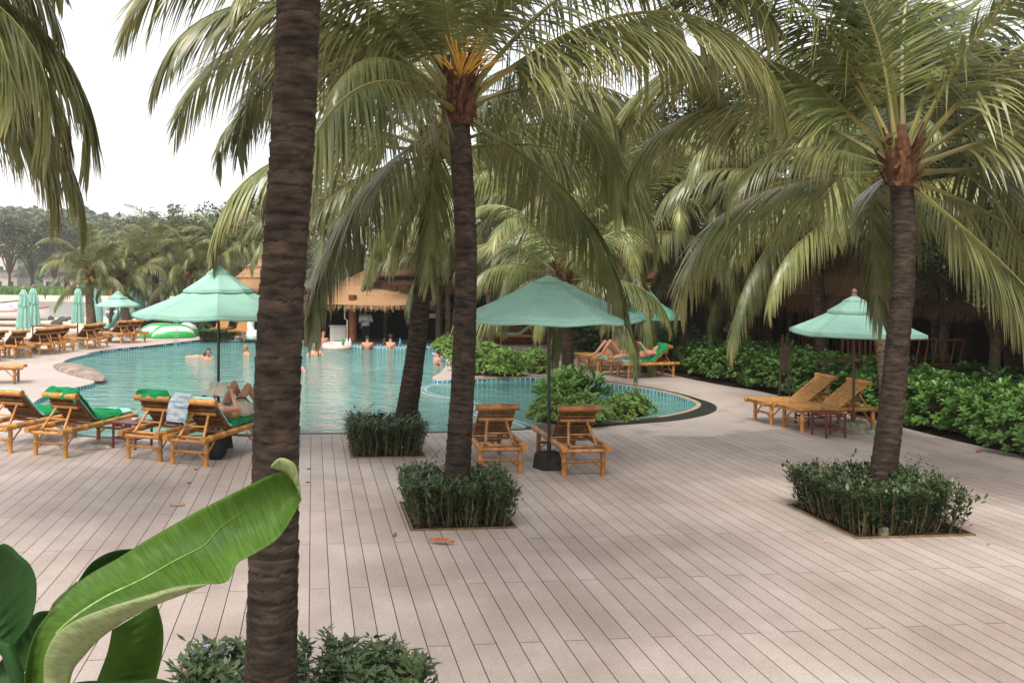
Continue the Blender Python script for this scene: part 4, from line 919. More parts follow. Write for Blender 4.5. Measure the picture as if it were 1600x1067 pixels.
# ---------------- people ----------------
def person(pose,loc,rz,label,skin='skin',hair='hair',clothes=(),scale=1,group=None,bald=False,zcut=None,extra_rot=None):
    J={k:Vector(v) for k,v in pose.items()}
    mb=MB()
    def cap(a,b,ra,rb,n=10):
        a=Vector(a);b=Vector(b); k=5; mb.tube([a.lerp(b,i/k) for i in range(k+1)],[ra+(rb-ra)*i/k for i in range(k+1)],n); mb.ball(a,ra,n); mb.ball(b,rb,n)
    pel,ch,nk,hd=J['pelvis'],J['chest'],J['neck'],J['head']
    sh=(J['shl'],J['shr']); hp=(J['hipl'],J['hipr'])
    wst=pel.lerp(ch,.5)
    cap(pel,wst,.125,.118); cap(wst,ch,.118,.135); cap(ch,nk,.125,.06)
    cap(hp[0],hp[1],.105,.105); cap(sh[0],sh[1],.062,.062); cap(J['chest']+(sh[0]-ch)*.45,J['chest']+(sh[1]-ch)*.45,.115,.115); cap(nk,hd,.055,.06)
    up=(hd-nk).normalized(); fw=J['face'].normalized(); fw=(fw-up*fw.dot(up)).normalized(); sd=up.cross(fw)
    c=hd+up*.06
    for i in range(7): # head egg from stacked balls
        f=i/6; mb.ball(c+up*(-.062+.118*f)+fw*(.014*(1-f)),[.052,.062,.069,.074,.076,.073,.062][i],12)
    mb.tube([c+fw*.076+up*.01,c+fw*.094-up*.020],[.010,.015],6); mb.ball(c+fw*.090-up*.022,.015,6)   # nose
    for s in(-1,1): mb.ball(c+sd*s*.075-up*.005,.018,6)
    mb.ball(c+fw*.072-up*.062,.024,8)
    for s,(e,wr_) in zip((0,1),(('ell','wrl'),('elr','wrr'))):
        E=J[e];W=J[wr_]; cap(sh[s],E,.052,.040); cap(E,W,.040,.026)
        d=(W-E).normalized(); x,y=frame(d); pc=W+d*.05; cap(W,pc+d*.03,.026,.032,8); cap(pc+x*.018,pc-x*.018,.026,.026,8)
        for q in range(4):
            b=pc+d*.03+x*(.03-.02*q); ln=[.062,.074,.070,.055][q]; m1=b+d*ln*.55; m2=m1+(d*.75-y*.5)*ln*.5; mb.tube([b,m1,m2],[.011,.010,.008],6); mb.ball(m2,.008,6)
        tb=W+d*.03+x*.028; tm=tb+(d*.7+x*.6)*.03; t3=tm+(d*.95+x*.1)*.028; mb.tube([tb,tm,t3],[.012,.011,.009],6); mb.ball(t3,.009,6)
    for s,(k_,an) in enumerate((('knl','anl'),('knr','anr'))):
        K=J[k_];A=J[an]; cap(hp[s],K,.088,.056); cap(K,A,.057,.036); mb.ball(K.lerp(A,.3)-fw*0,.056,10)
        t=J['toe'+an[-1]]; cap(A,t,.040,.028)
    me=mb.mesh('body',M[skin]); tmp=bpy.data.objects.new('tmp',me); col.objects.link(tmp)
    rm=tmp.modifiers.new('r','REMESH'); rm.mode='VOXEL'; rm.voxel_size=.0105; rm.use_smooth_shade=True
    sm=tmp.modifiers.new('s','SMOOTH'); sm.factor=.5; sm.iterations=3
    dg=bpy.context.evaluated_depsgraph_get(); me2=bpy.data.meshes.new_from_object(tmp.evaluated_get(dg)); bpy.data.objects.remove(tmp)
    me2.materials.clear(); me2.materials.append(M[skin]); me2.materials.append(M['hair']); me2.materials.append(M['red_pl'])
    bm=bmesh.new(); bm.from_mesh(me2)
    for f in bm.faces:
        p=f.calc_center_median()-c; u=p.dot(up);v=p.dot(fw);q=abs(p.dot(sd))
        if v>.055 and abs(u-.012)<.009 and abs(q-.032)<.012: f.material_index=1
        if v>.055 and abs(u-.052+.0)<.005 and abs(q-.032)<.018 and False: f.material_index=1
        if v>.06 and abs(u+.058)<.006 and q<.024: f.material_index=2
        f.smooth=True
    bm.to_mesh(me2); bm.free(); me2.name='body'
    root=empty('person',loc,rz,label,'person',group,scale); bo=link('body',me2,root)
    if not bald:
        hm=MB(); n=14; rows=[]
        for i in range(9):
            th=math.pi*(.02+.56*i/8); row=[]
            for j in range(n+1):
                a=2*math.pi*j/n; d_=up*math.cos(th)-fw*math.cos(a)*math.sin(th)+sd*math.sin(a)*math.sin(th)
                lim=1.0; r=.098+.006*noise.noise(d_*6)
                if math.cos(a)<-.35 and th>math.pi*.30: r=.05
                e_=d_*r; row.append(c+e_*.92+up*(e_.dot(up)*.42))
            rows.append(row)
        hm.grid(rows); hm.obj('hair',M[hair],root)
    for cl,m_,pts,rr in clothes:
        hm=MB(); hm.tube([Vector(p) for p in pts],rr,14,False); o=hm.obj(cl,M[m_],root); sf=o.modifiers.new('t','SOLIDIFY'); sf.thickness=.008
    return root,J,c,up,fw,sd
def stand(arm='fwd',turn=0):
    p=dict(pelvis=(0,0,.95),chest=(0,.02,1.28),neck=(0,.02,1.46),head=(0,-.01,1.56),face=(math.sin(turn),-math.cos(turn),0),shl=(.18,.02,1.41),shr=(-.18,.02,1.41),hipl=(.09,0,.92),hipr=(-.09,0,.92),
      knl=(.11,-.02,.5),knr=(-.10,-.04,.5),anl=(.12,.03,.09),anr=(-.11,.0,.09),toel=(.14,-.12,.035),toer=(-.13,-.14,.035),ell=(.24,.02,1.13),elr=(-.24,.02,1.13),wrl=(.24,-.12,.95),wrr=(-.24,-.12,.95))
    if arm=='fwd': p.update(ell=(.24,-.06,1.14),elr=(-.24,-.06,1.14),wrl=(.12,-.28,1.16),wrr=(-.12,-.28,1.18))
    if arm=='side': p.update(ell=(.36,-.05,1.2),elr=(-.38,-.05,1.22),wrl=(.52,-.2,1.22),wrr=(-.55,-.22,1.25))
    return p
gP='people in the pool'
trunks=[('swim_shorts','blue_pl',[(0,0,1.0),(0,0,.78)],[.165,.2])]
zb=lambda neck: WZ-neck
def bather(px,py,neckdepth,rz,label,arm='fwd',skin='skin',hair='hair',bald=False,turn=0):
    # py = pixel row where the body meets the water
    p=G(px,py+4.5,WZ); return person(stand(arm,turn),(p.x,p.y,WZ-neckdepth),rz,label,skin,hair,trunks,1,gP,bald)
bather(505,536,1.13,R_(165),'bald sunburnt man standing in the pool with his back to the camera',bald=True)
r_=bather(493,550,1.32,R_(5),'person wearing sunglasses with water up to the shoulders','side',hair='hair_blond')
root,J,c,up,fw,sd=r_; mb=MB()
for s in(-1,1): mb.ball(c+fw*.075+sd*s*.032+up*.012,.024,8,1,1,.8)
mb.tube([c+fw*.085+sd*.09+up*.014,c+fw*.09,c+fw*.085-sd*.09+up*.014],.006,5); mb.obj('sunglasses',M['black'],root)
bather(574,541,1.20,R_(180),'person seen from behind at the pool bar counter behind the hanging frond tips')
r_=bather(610,541.5,1.18,R_(150),'person with a dark cap and bare shoulders at the pool bar counter')
root,J,c,up,fw,sd=r_; mb=MB(); mb.lathe([(.100,.0),(.104,.03),(.098,.09),(.06,.13),(.01,.145)],14,tuple(c+up*.03)); mb.box(tuple(c+fw*.13+up*.045),(.075,.06,.008),0); mb.obj('cap',M['hair'],root)
bather(684,566,1.22,R_(110),'dark haired man in the water beside the island planter','fwd','skin','hair')
bather(465,575,1.33,R_(-30),'person in the water half hidden behind the foreground palm trunk','side')
bather(325,557.5,1.36,R_(30),'dark haired man with only head and shoulders above the water near the umbrella pole','fwd')
r_=bather(385,550,1.36,R_(-60),'fair person low in the water just left of the foreground trunk','side',hair='hair_blond')
def prone():
    return dict(pelvis=(0,0,0),chest=(.34,0,.03),neck=(.5,0,.07),head=(.58,0,.12),face=(1,0,.15),shl=(.45,.18,.03),shr=(.45,-.18,.03),hipl=(-.03,.09,-.01),hipr=(-.03,-.09,-.01),knl=(-.45,.12,-.05),knr=(-.45,-.1,.0),anl=(-.85,.15,-.03),anr=(-.86,-.1,-.06),toel=(-1.0,.15,-.03),toer=(-1.0,-.1,-.06),ell=(.6,.3,-.02),elr=(.62,-.3,-.02),wrl=(.85,.2,-.02),wrr=(.86,-.2,-.03))
p=G(304,557,WZ); person(prone(),(p.x-.25,p.y,WZ-.09),R_(-4),'person swimming face forward with outstretched body beside the dark haired man','skin','hair',[],1,gP)
# bartender and staff
p=G(568,541)+Vector((0,1.3,-.25)); person(stand('fwd'),p,R_(20),'bartender in a white shirt behind the pool bar','skin_tan','hair',[('white_shirt','white',[(0,.01,.88),(0,.01,1.1),(0,.02,1.3),(0,.02,1.44)],[.165,.155,.205,.12]),('shirt_sleeve','white',[(.17,.02,1.41),(.24,-.06,1.14)],[.075,.065]),('shirt_sleeve','white',[(-.17,.02,1.41),(-.24,-.06,1.14)],[.075,.065]),('trousers','black',[(0,0,.98),(0,-.02,.5),(0,0,.1)],[.16,.17,.15])],1)
p=G(1146,575)+Vector((.35,1.0,0)); person(stand('fwd'),p,R_(-55),'person in a patterned wrap holding a pale bundle, walking behind the shrubs','skin_tan','hair',[('blouse','sarong',[(0,.01,.9),(0,.01,1.1),(0,.02,1.3),(0,.02,1.44)],[.165,.155,.2,.11]),('patterned_wrap','sarong',[(0,0,1.0),(0,-.02,.55),(0,-.02,.14)],[.16,.2,.21])],1)
mb=MB(); mb.ball((0,0,0),.14,10,1.2,.8,.8); tag(mb.obj('cloth_bundle',M['grey_cloth'],loc=p+Vector((-.22,-.16,1.14))),'pale blue cloth bundle carried by the person in the patterned wrap','bundle')
# reclining people: frame of a lounger, +Y toward the feet
def recline(angle,knees):
    a=R_(angle); hy,hz=1.12,.60; uy,uz=-math.cos(a*.42),math.sin(a*.42); f=lambda d,o=.0:(hy+uy*d+o*math.sin(a),hz-.03+uz*d+o*math.cos(a))
    c_=f(.36);n_=f(.54);h_=f(.62,.04);s_=f(.48)
    d=dict(pelvis=(0,hy+.03,hz),chest=(0,)+c_,neck=(0,)+n_,head=(0,)+h_,face=(0,.8,.3),shl=(-.18,)+s_,shr=(.18,)+s_,hipl=(-.09,hy+.05,hz),hipr=(.09,hy+.05,hz))
    if knees: d.update(knl=(-.12,hy+.40,hz+.40),knr=(.11,hy+.44,hz+.37),anl=(-.12,hy+.72,hz-.0),anr=(.12,hy+.78,hz-.0),toel=(-.14,hy+.88,hz-.05),toer=(.14,hy+.94,hz-.05))
    else: d.update(knl=(-.1,hy+.47,hz+.05),knr=(.1,hy+.47,hz+.03),anl=(-.1,hy+.88,hz-.03),anr=(.12,hy+.88,hz-.03),toel=(-.1,hy+.9,hz+.12),toer=(.14,hy+.9,hz+.12))
    e=f(.25,.08); wv2=f(.30,.36); d.update(ell=(-.28,)+e,elr=(.28,)+e,wrl=(-.1,)+wv2,wrr=(.1,)+wv2); return d
def rec(l,angle,knees,label,skin,hair,sc__=1):
    pos=recline(angle,knees); r=person(pos,l.location,l.rotation_euler.z,label,skin,hair,[('swim_shorts','blue_pl',[pos['pelvis'],tuple(Vector(pos['hipl']).lerp(Vector(pos['hipr']),.5)+Vector((0,.12,.01)))],[.15,.14])],sc__,'people lying on loungers'); return r
pr=rec(A4,45,True,'person lying on the lounger by the foreground trunk with knees raised and reading','skin','hair')
Lm=Matrix.Translation(A4.location)@Matrix.Rotation(A4.rotation_euler.z,4,'Z')
bk=Lm@Vector((-.12,1.02,.98)); mb=MB(); 
for s in(-1,1): mb.box((s*.075,0,0),(.075,.008,.11),0,rot=Matrix.Rotation(s*.25,3,'Z'))
tag(mb.obj('open_book',M['bag'],smooth=False,loc=bk,rot=(-.5,0,A4.rotation_euler.z)),'open pale book held up by the person reading on the left lounger','book')
rec(Rl[2],37,True,'person lying on the third of the four far loungers, left of the umbrella pole','skin','hair_blond',.96)
rec(Rl[3],37,False,'person lying flat on the nearest of the four far loungers','skin','hair',.96)
# bag on A4
mb=MB(); P=[]
for i in range(11):
    th=math.pi*i/10; row=[]
    for j in range(17):
        a=2*math.pi*j/16; r=.19*math.sin(th)**.7*(1+.12*noise.noise(Vector((math.cos(a)*2,math.sin(a)*2,i*.4)))); row.append(Vector((r*math.cos(a)*1.1,r*math.sin(a)*.7,-math.cos(th)*.13+.13)))
    P.append(row)
mb.grid(P); bg_=empty('shoulder_bag',Lm@Vector((.14,1.30,.525)),.3,'slumped cream canvas bag with black handles on the green towel beside the trunk','bag'); mb.obj('bag_body',M['bag'],bg_)
mb=MB(); mb.tube(cr([(-.16,-.05,.2),(-.08,-.04,.29),(.05,-.04,.30),(.15,-.04,.2)],5),.011,6); mb.obj('handle',M['black'],bg_)
# dark backpack under A4, cloth on deck, sandals, leaves
mb=MB(); mb.ball((0,0,.13),.15,12,1.1,.8,.95); tag(mb.obj('backpack',M['black'],loc=Lm@Vector((.12,.62,0))),'black backpack lying on the deck under the reader\'s lounger','backpack')
def crumple(name,c,w,d,h,m,label,cat,seed):
    mb=MB(); P=[]
    for i in range(13):
        row=[]
        for j in range(17):
            u=-1+i/6;v=-1+j/8; e=max(0,1-u*u)*max(0,1-v*v); z=.008+h*e**.5*(.55+.8*abs(noise.noise(Vector((u*2.3+seed,v*2.3,seed)))))
            row.append(Vector((v*w*(1+.15*noise.noise(Vector((u*2,v,seed+4)))),u*d*(1+.2*noise.noise(Vector((v*2,u,seed+9)))),z)))
        P.append(row)
    mb.grid(P); return tag(mb.obj(name,m,loc=c,rot=(0,0,.3)),label,cat)
crumple('crumpled_cloth',G(153,699),.19,.13,.09,M['bag'],'crumpled beige cloth dropped on the deck under the left loungers','cloth',3)
crumple('sandals',G(1366,675)+Vector((.0,0,0)),.16,.07,.04,M['canopy'],'mint sandals on the deck beside the square umbrella base','sandals',5)
def leaf_on_ground(c,rz,l,m,label):
    mb=MB(); P=[]
    for i in range(9):
        u=i/8; w=l*.16*math.sin(math.pi*min(1,.06+u*.94))**.8+.001; P.append([Vector((l*(u-.5),-w,.012+.03*abs(u-.4))),Vector((l*(u-.5),0,.006)),Vector((l*(u-.5),w,.018+.02*u))])
    mb.grid(P); o=mb.obj('fallen_leaf',m,loc=c,rot=(0,0,rz)); o.modifiers.new('t','SOLIDIFY').thickness=.002; tag(o,label,'leaf','fallen leaves')
leaf_on_ground(G(277,791),.1,.17,M['dry_pale'],'pale dry leaf lying on the open deck left of the foreground trunk')
leaf_on_ground(G(690,851)+Vector((0,0,.03)),-.3,.26,M['brown_leaf'],'curled red brown leaf on the front edging of the middle hedge')
leaf_on_ground(G(617,838),1.2,.08,M['brown_leaf'],'tiny brown leaf at the left corner of the middle hedge')
leaf_on_ground(G(1529,707),.4,.12,M['brown_leaf'],'small brown leaf near the right border of the deck')
leaf_on_ground(G(1290,848),.9,.07,M['dry_pale'],'tiny pale leaf beside the right square hedge')
leaf_on_ground(G(1545,851),.9,.07,M['dry_pale'],'tiny pale leaf right of the right square hedge')
for i,(x,y) in enumerate([(306,734),(295,755),(482,733),(481,754)]):
    mb=MB(); mb.lathe([(.028,0),(.028,.003)],12); tag(mb.obj('drain_cover',M['black'],loc=G(x,y)+Vector((0,0,.005))),['small round dark drain cover behind the reader\'s lounger','small round dark drain cover farther from the reader\'s lounger','small round dark drain cover near the pool edge right of the trunk','second small dark drain cover right of the foreground trunk'][i],'drain cover','drain covers in the deck')
# ---------------- banana plant in the near left corner ----------------
bz=1.75
def resamp(pts,n):
    C=cr([Vector((p[0],p[1],p[2] if len(p)>2 else 0)) for p in pts],8); L=[0]
    for i in range(len(C)-1): L.append(L[-1]+(C[i+1]-C[i]).length)
    o=[];j=0
    for i in range(n):
        s=L[-1]*i/(n-1)
        while j<len(C)-2 and L[j+1]<s: j+=1
        t=(s-L[j])/max(1e-9,L[j+1]-L[j]); o.append(C[j].lerp(C[j+1],t))
    return o
def banana_leaf(parent,base,A,B,m,bulge=.03,n=46,k=14,rib=.0,midrib=None,name='leaf_blade'):
    """A and B: the two edges of the blade as (picture x, picture y, metres beyond the base depth)"""
    a=resamp(A,n); b=resamp(B,n); rows=[]
    for i in range(n):
        row=[]
        for j in range(k+1):
            t=j/k; p=a[i].lerp(b[i],t); dep=bz+p.z+bulge*math.sin(math.pi*t)+.004*noise.noise(Vector((i*.35,t*3,1)))+.0025*math.sin(i*1.9)*math.sin(math.pi*t)
            row.append(PZ(p.x,p.y,dep)-base)
        rows.append(row)
    mb=MB(); mb.grid(rows,uvf=True); o=mb.obj(name,m,parent); s=o.modifiers.new('t','SOLIDIFY'); s.thickness=.0012
    if midrib:
        i0,i1,t0,t1=midrib; pts=[]
        for i in range(i0,i1):
            f=(i-i0)/(i1-i0); t=t0+(t1-t0)*f; jj=t*k; j=int(jj); q=rows[i][j].lerp(rows[i][min(k,j+1)],jj-j); pts.append(q+Vector((0,-.002,0)))
        mb=MB(); mb.tube(pts,[.0036*(1-.97*q/len(pts)) for q in range(len(pts))],6); mb.obj('midrib',M['midrib'],o)
    return o
Bb=Vector((PZ(60,1067,bz).x,bz+.1,0)); bp=empty('banana_plant',Bb,0,'large green banana leaves in the near left corner in front of the palm trunk','banana plant')
z=lambda L:[(x,640+0,0) for x in L]
def q8(L,dz=0): return [(x/2.2857,640+y/2.2857,(d[0] if d else 0)+dz) for x,y,*d in L]
# main blade upper face: outer (top) edge and inner (lower) edge
banana_leaf(bp,Bb,q8([(88,1010,.0),(92,930,.0),(125,800,.02),(200,695,.05),(300,600,.08),(420,530,.1),(540,455,.1),(700,365,.1),(860,285,.1),(985,228,.1),(1030,232,.1),(1062,265,.1)]),
   q8([(160,1010,-.02),(158,950,-.02),(175,860,-.04),(215,800,-.05),(300,740,-.06),(420,690,-.06),(560,655,-.05),(700,622,-.03),(805,614,.0),(850,545,.03),(905,515,.05),(1000,450,.08),(1076,320,.1)]),M['banana'],.035,80,18,midrib=(14,66,.86,.30))
# pale underside of the rolled lower edge
banana_leaf(bp,Bb,q8([(155,1020,-.03),(155,950,-.03),(160,880,-.05),(200,800,-.055),(290,742,-.065),(400,700,-.065),(520,662,-.06),(640,628,-.045),(745,620,-.03)]),
   q8([(240,1020,.02),(262,930,.02),(300,880,.01),(345,830,.0),(400,785,-.01),(480,735,-.02),(570,692,-.03),(660,658,-.03),(746,622,-.03)]),M['banana_under'],-.02,50,10)
# curled tip
banana_leaf(bp,Bb,q8([(965,205,.09),(975,190,.08),(1000,171,.08),(1035,180,.08),(1060,205,.09),(1070,260,.1),(1076,318,.1)]),q8([(968,208,.09),(990,215,.1),(1010,222,.1),(1030,238,.1),(1048,262,.1),(1062,288,.1),(1074,322,.1)]),M['banana_under'],-.01,20,6)
# lower leaf in front of the hedge
banana_leaf(bp,Bb,q8([(400,785,.12),(385,860,.12),(360,930,.12),(320,1030,.12)]),q8([(560,690,.16),(583,780,.16),(578,880,.16),(540,1030,.14)]),M['banana'],.05,30,14)
# leaf behind the main one
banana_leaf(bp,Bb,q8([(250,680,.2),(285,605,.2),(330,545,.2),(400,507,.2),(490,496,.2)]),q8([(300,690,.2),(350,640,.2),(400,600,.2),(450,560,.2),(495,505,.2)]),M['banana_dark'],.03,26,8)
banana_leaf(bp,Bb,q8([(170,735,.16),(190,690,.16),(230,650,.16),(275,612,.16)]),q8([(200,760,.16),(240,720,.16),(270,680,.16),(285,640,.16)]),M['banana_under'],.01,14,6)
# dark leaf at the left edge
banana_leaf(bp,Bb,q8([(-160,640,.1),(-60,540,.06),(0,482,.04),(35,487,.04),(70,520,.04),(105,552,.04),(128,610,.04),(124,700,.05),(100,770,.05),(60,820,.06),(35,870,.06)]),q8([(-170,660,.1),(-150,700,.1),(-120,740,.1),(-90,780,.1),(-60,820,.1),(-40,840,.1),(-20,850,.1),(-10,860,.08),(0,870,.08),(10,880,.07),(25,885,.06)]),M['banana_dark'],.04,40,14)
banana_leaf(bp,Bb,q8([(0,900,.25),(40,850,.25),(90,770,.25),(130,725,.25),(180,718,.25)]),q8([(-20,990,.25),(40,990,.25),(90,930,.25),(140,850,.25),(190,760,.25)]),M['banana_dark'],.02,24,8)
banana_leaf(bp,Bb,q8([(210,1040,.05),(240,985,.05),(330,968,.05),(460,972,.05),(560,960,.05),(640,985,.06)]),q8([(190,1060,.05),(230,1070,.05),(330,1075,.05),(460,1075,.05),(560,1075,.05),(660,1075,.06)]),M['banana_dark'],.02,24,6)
mb=MB(); mb.tube([PZ(-25,1000,bz+.03)-Bb,PZ(10,1010,bz+.03)-Bb,PZ(30,1067,bz+.04)-Bb,PZ(45,1150,bz+.06)-Bb,Vector((0,0,.8)),Vector((0,0,0))],[.012,.014,.016,.02,.05,.08],10); mb.obj('stalk',M['banana_dark'],bp)
mb=MB(); mb.tube([PZ(100,1040,bz)-Bb,PZ(90,1120,bz+.02)-Bb,Vector((.05,0,.9)),Vector((0.02,0,.3))],[.010,.014,.03,.04],10); mb.obj('stalk',M['midrib'],bp)
# purple flower in near hedge
for i,(x,y,Yd) in enumerate([(322,1010,4.55)]):
    mb=MB(); c=PZ(x,y,Yd); 
    for k in range(5):
        a=k*1.256; d=Vector((math.cos(a),math.sin(a),.5)).normalized(); t=Vector((-d.y,d.x,0)); mb.quad(c,c+d*.012+t*.009,c+d*.022,c+d*.012-t*.009)
    tag(mb.obj('purple_flower',M['purple'],smooth=False),'tiny purple flower on the top of the near hedge left of the trunk','flower')
# ---------------- thatched buildings ----------------
def thatch_cone(root,cx,cy,r,ze,za,n=40,rot=0,m='thatch',elong=1,layers=4,name='roof'):
    rnd=random.Random(int(r*100)); mb=MB()
    for L_ in range(layers):
        f0=L_/layers; f1=(L_+1)/layers+.04; rows=[]
        for q in range(5):
            f=f0+(f1-f0)*q/4; row=[]
            for j in range(n+1):
                a=2*math.pi*(j%n)/n; rr=r*f*(1+.012*math.sin(j*7.1+L_))+.02; z=za+(ze-za)*(f**.92)+.05*(1-q/4)*(-1)+(.05 if q==4 else 0)-(.03*noise.noise(Vector((math.cos(a)*4,math.sin(a)*4,L_))) )
                row.append(Vector((cx+math.cos(a)*rr*elong,cy+math.sin(a)*rr,z)))
            rows.append(row)
        mb.grid(rows)
    for k in range(int(n*70)):
        a=rnd.uniform(0,6.283); f=rnd.choice((.25,.5,.75,1,1,1,rnd.random())); f=min(1.03,f*1.02+.005); rr=r*f; z=za+(ze-za)*(min(1,f)**.92); d=Vector((math.cos(a)*elong,math.sin(a),0)).normalized(); t=Vector((-d.y,d.x,0)); p=Vector((cx+math.cos(a)*rr*elong,cy+math.sin(a)*rr,z+.04)); l=rnd.uniform(.12,.38); w=rnd.uniform(.006,.014)
        q=p+d*l*.55+Vector((0,0,-l*(.6+.4*rnd.random())))+t*rnd.uniform(-.05,.05); mb.quad(p-t*w,p+t*w,q+t*w*.3,q-t*w*.3)
    return mb.obj(name,M[m],root)
hb=PZ(585,541,37.6); hb.z=0
bar=empty('thatched_bar',hb,0,'thatched pool bar with straw roof and dark interior at the far end of the pool','bar hut')
thatch_cone(bar,0,0,3.6,1.62,3.3,48,elong=.95,layers=1)
for (x,y) in((-2.6,-2.9),(2.7,-2.8),(-3.3,2),(3.3,2),(-.75,-3.1)):
    mb=MB(); mb.tube([(x,y,-.1),(x,y,2.0)],.12 if x!=-.75 else .17,10); mb.obj('post',M['bark'] if x!=-.75 else M['orangewood'],bar)
mb=MB(); mb.box((0,2.6,1.0),(3.6,.08,1.2)); mb.obj('back_wall',M['darkwood'],bar,False)
for x in(-3.5,3.5): mb=MB(); mb.box((x,.4,.9),(.08,2.0,1.1)); mb.obj('side_wall',M['darkwood'],bar,False)
for z in(.9,1.25): mb=MB(); mb.box((.9,2.35,z),(1.7,.14,.02)); mb.obj('shelf',M['orangewood'],bar,False)
mb=MB(); mb.tube([(-.95,-3.3,0),(-.95,-3.3,1.0),(-1.05,-3.3,1.05),(-1.05,-3.3,1.7)],.03,6); mb.obj('drain_pipe',M['base_pale'],bar)
# counter with tiled front
cp=cr([G(x,y,0) for x,y in[(508,534.5),(530,538),(560,540.5),(620,542),(700,542)]],5); mb=MB(); mt=MB(); acc=0
for i in range(len(cp)-1):
    a,b=cp[i]-Vector((0,.06,0)),cp[i+1]-Vector((0,.06,0)); l=(b-a).length; mb.quad((a.x,a.y,.11),(b.x,b.y,.11),(b.x,b.y,-.3),(a.x,a.y,-.3),[(acc,.14),(acc+l,.14),(acc+l,-.3),(acc,-.3)]); acc+=l
    mt.quad((a.x,a.y-.03,.14),(b.x,b.y-.03,.14),(b.x,b.y+.5,.14),(a.x,a.y+.5,.14)); mt.quad((a.x,a.y-.03,.10),(b.x,b.y-.03,.10),(b.x,b.y-.03,.14),(a.x,a.y-.03,.14)); mb.quad((a.x,a.y+.45,.11),(b.x,b.y+.45,.11),(b.x,b.y+.45,-.06),(a.x,a.y+.45,-.06))
ct=empty('bar_counter',(0,0,0),0,'low curved pool bar counter faced with blue tiles','bar counter'); mb.obj('tiled_front',M['tile'],ct,False); mt.obj('counter_top',M['coping'],ct,False)
pz=PZ(673,534,36.2); pz.z=0; mb=MB()
fr=empty('white_doorway',pz,0,'white plaster doorway frame at the right end of the pool bar','doorway'); w_=.34
for x in(-w_,w_): mb=MB(); mb.box((x,0,.52),(.09,.1,.52)); mb.obj('jamb',M['white_wall'],fr,False)
mb=MB(); mb.box((0,0,1.12),(w_+.12,.12,.09)); mb.obj('lintel',M['white_wall'],fr,False)
pz=PZ(528,522,35.0); 
mb=MB(); mb.box((0,0,.35),(.32,.25,.35)); mb.box((0,-.02,.72),(.36,.28,.02)); tag(mb.obj('service_stand',M['white_wall'],smooth=False,loc=(pz.x,35.2,0)),'pale service stand left of the bar post','stand')
mb=MB(); mb.lathe([(.28,0),(.32,.2),(.33,.45),(.32,.7),(.28,.9)],16); tag(mb.obj('blue_barrel',M['teal'],loc=(PZ(571,530,38).x,38,.45)),'large teal drum standing at the back of the pool bar','drum')
rb=random.Random(2)
for i in range(12):
    x=PZ(600+i*7,520,39.8).x; mb=MB(); mb.lathe([(.035,0),(.035,.16),(.012,.21),(.012,.27)],8); tag(mb.obj('bottle',M[['green_pl','white','yellow_pl','pole_wood'][i%4]],loc=(x,39.93,.92)),ORD[i]+' small bottle from the left on the back shelf of the pool bar','bottle','bottles on the back shelf of the bar')
for i,(px,c_) in enumerate([(541,'white'),(546,'white'),(535,'green_pl'),(600,'pole_wood'),(625,'blue_pl')]):
    p=G(px,540.5,.14)+Vector((0,.28,0)); mb=MB(); mb.lathe([(.05,0),(.06,.14),(.03,.2),(.03,.27)],10); tag(mb.obj('jug',M[c_],loc=p),['tall white jug on the tiled bar counter','second white jug beside it on the tiled bar counter','green jug at the left end of the bar counter','brown jug in the middle of the bar counter','blue jug at the right of the bar counter'][i],'jug','jugs on the bar counter')
# left hut roof behind the trunk
hb=PZ(418,520,40); hb.z=0; h2=empty('thatched_hut',hb,0,'pale thatched hut roof just left of the foreground trunk beyond the umbrella','hut'); thatch_cone(h2,0,0,1.9,2.2,4.3,30)
for x,y in((-1.2,-1),(1.2,-1),(1.2,1),(-1.2,1)): mb=MB(); mb.tube([(x,y,-.05),(x,y,2.5)],.08,8); mb.obj('post',M['orangewood'],h2)
mb=MB(); mb.box((0,1.1,1.0),(1.3,.05,1.05)); mb.obj('back_wall',M['darkwood'],h2,False)
# long restaurant on the right
L0=G(1060,588);L1=G(1600,712); d=(L1-L0).normalized(); nn=Vector((-d.y,d.x,0)); 
if nn.x<0: nn=-nn
o0=L0-d*4+nn*3.6; ang=math.atan2(d.y,d.x)
rest=empty('garden_restaurant',o0,ang,'dark open restaurant under an old thatched roof behind the right-hand shrubs','building')
LL=27.0; sy=1 if (Matrix.Rotation(ang,3,'Z')@Vector((0,1,0))).dot(nn)>0 else -1
def lb(name,c,h,m,par=None,sm=False): mb=MB(); mb.box((c[0],c[1]*sy,c[2]),h); return mb.obj(name,m,par or rest,sm)
lb('floor',(LL/2,4.2,.05),(LL/2,4.3,.12),M['darkwood']); lb('back_wall',(LL/2,6.5,1.9),(LL/2,.1,2.1),M['darkwood']); lb('end_wall',(0,3.6,1.9),(.1,3.0,2.1),M['darkwood']); lb('ceiling',(LL/2,3.4,2.62),(LL/2,3.2,.03),M['darkwood'])
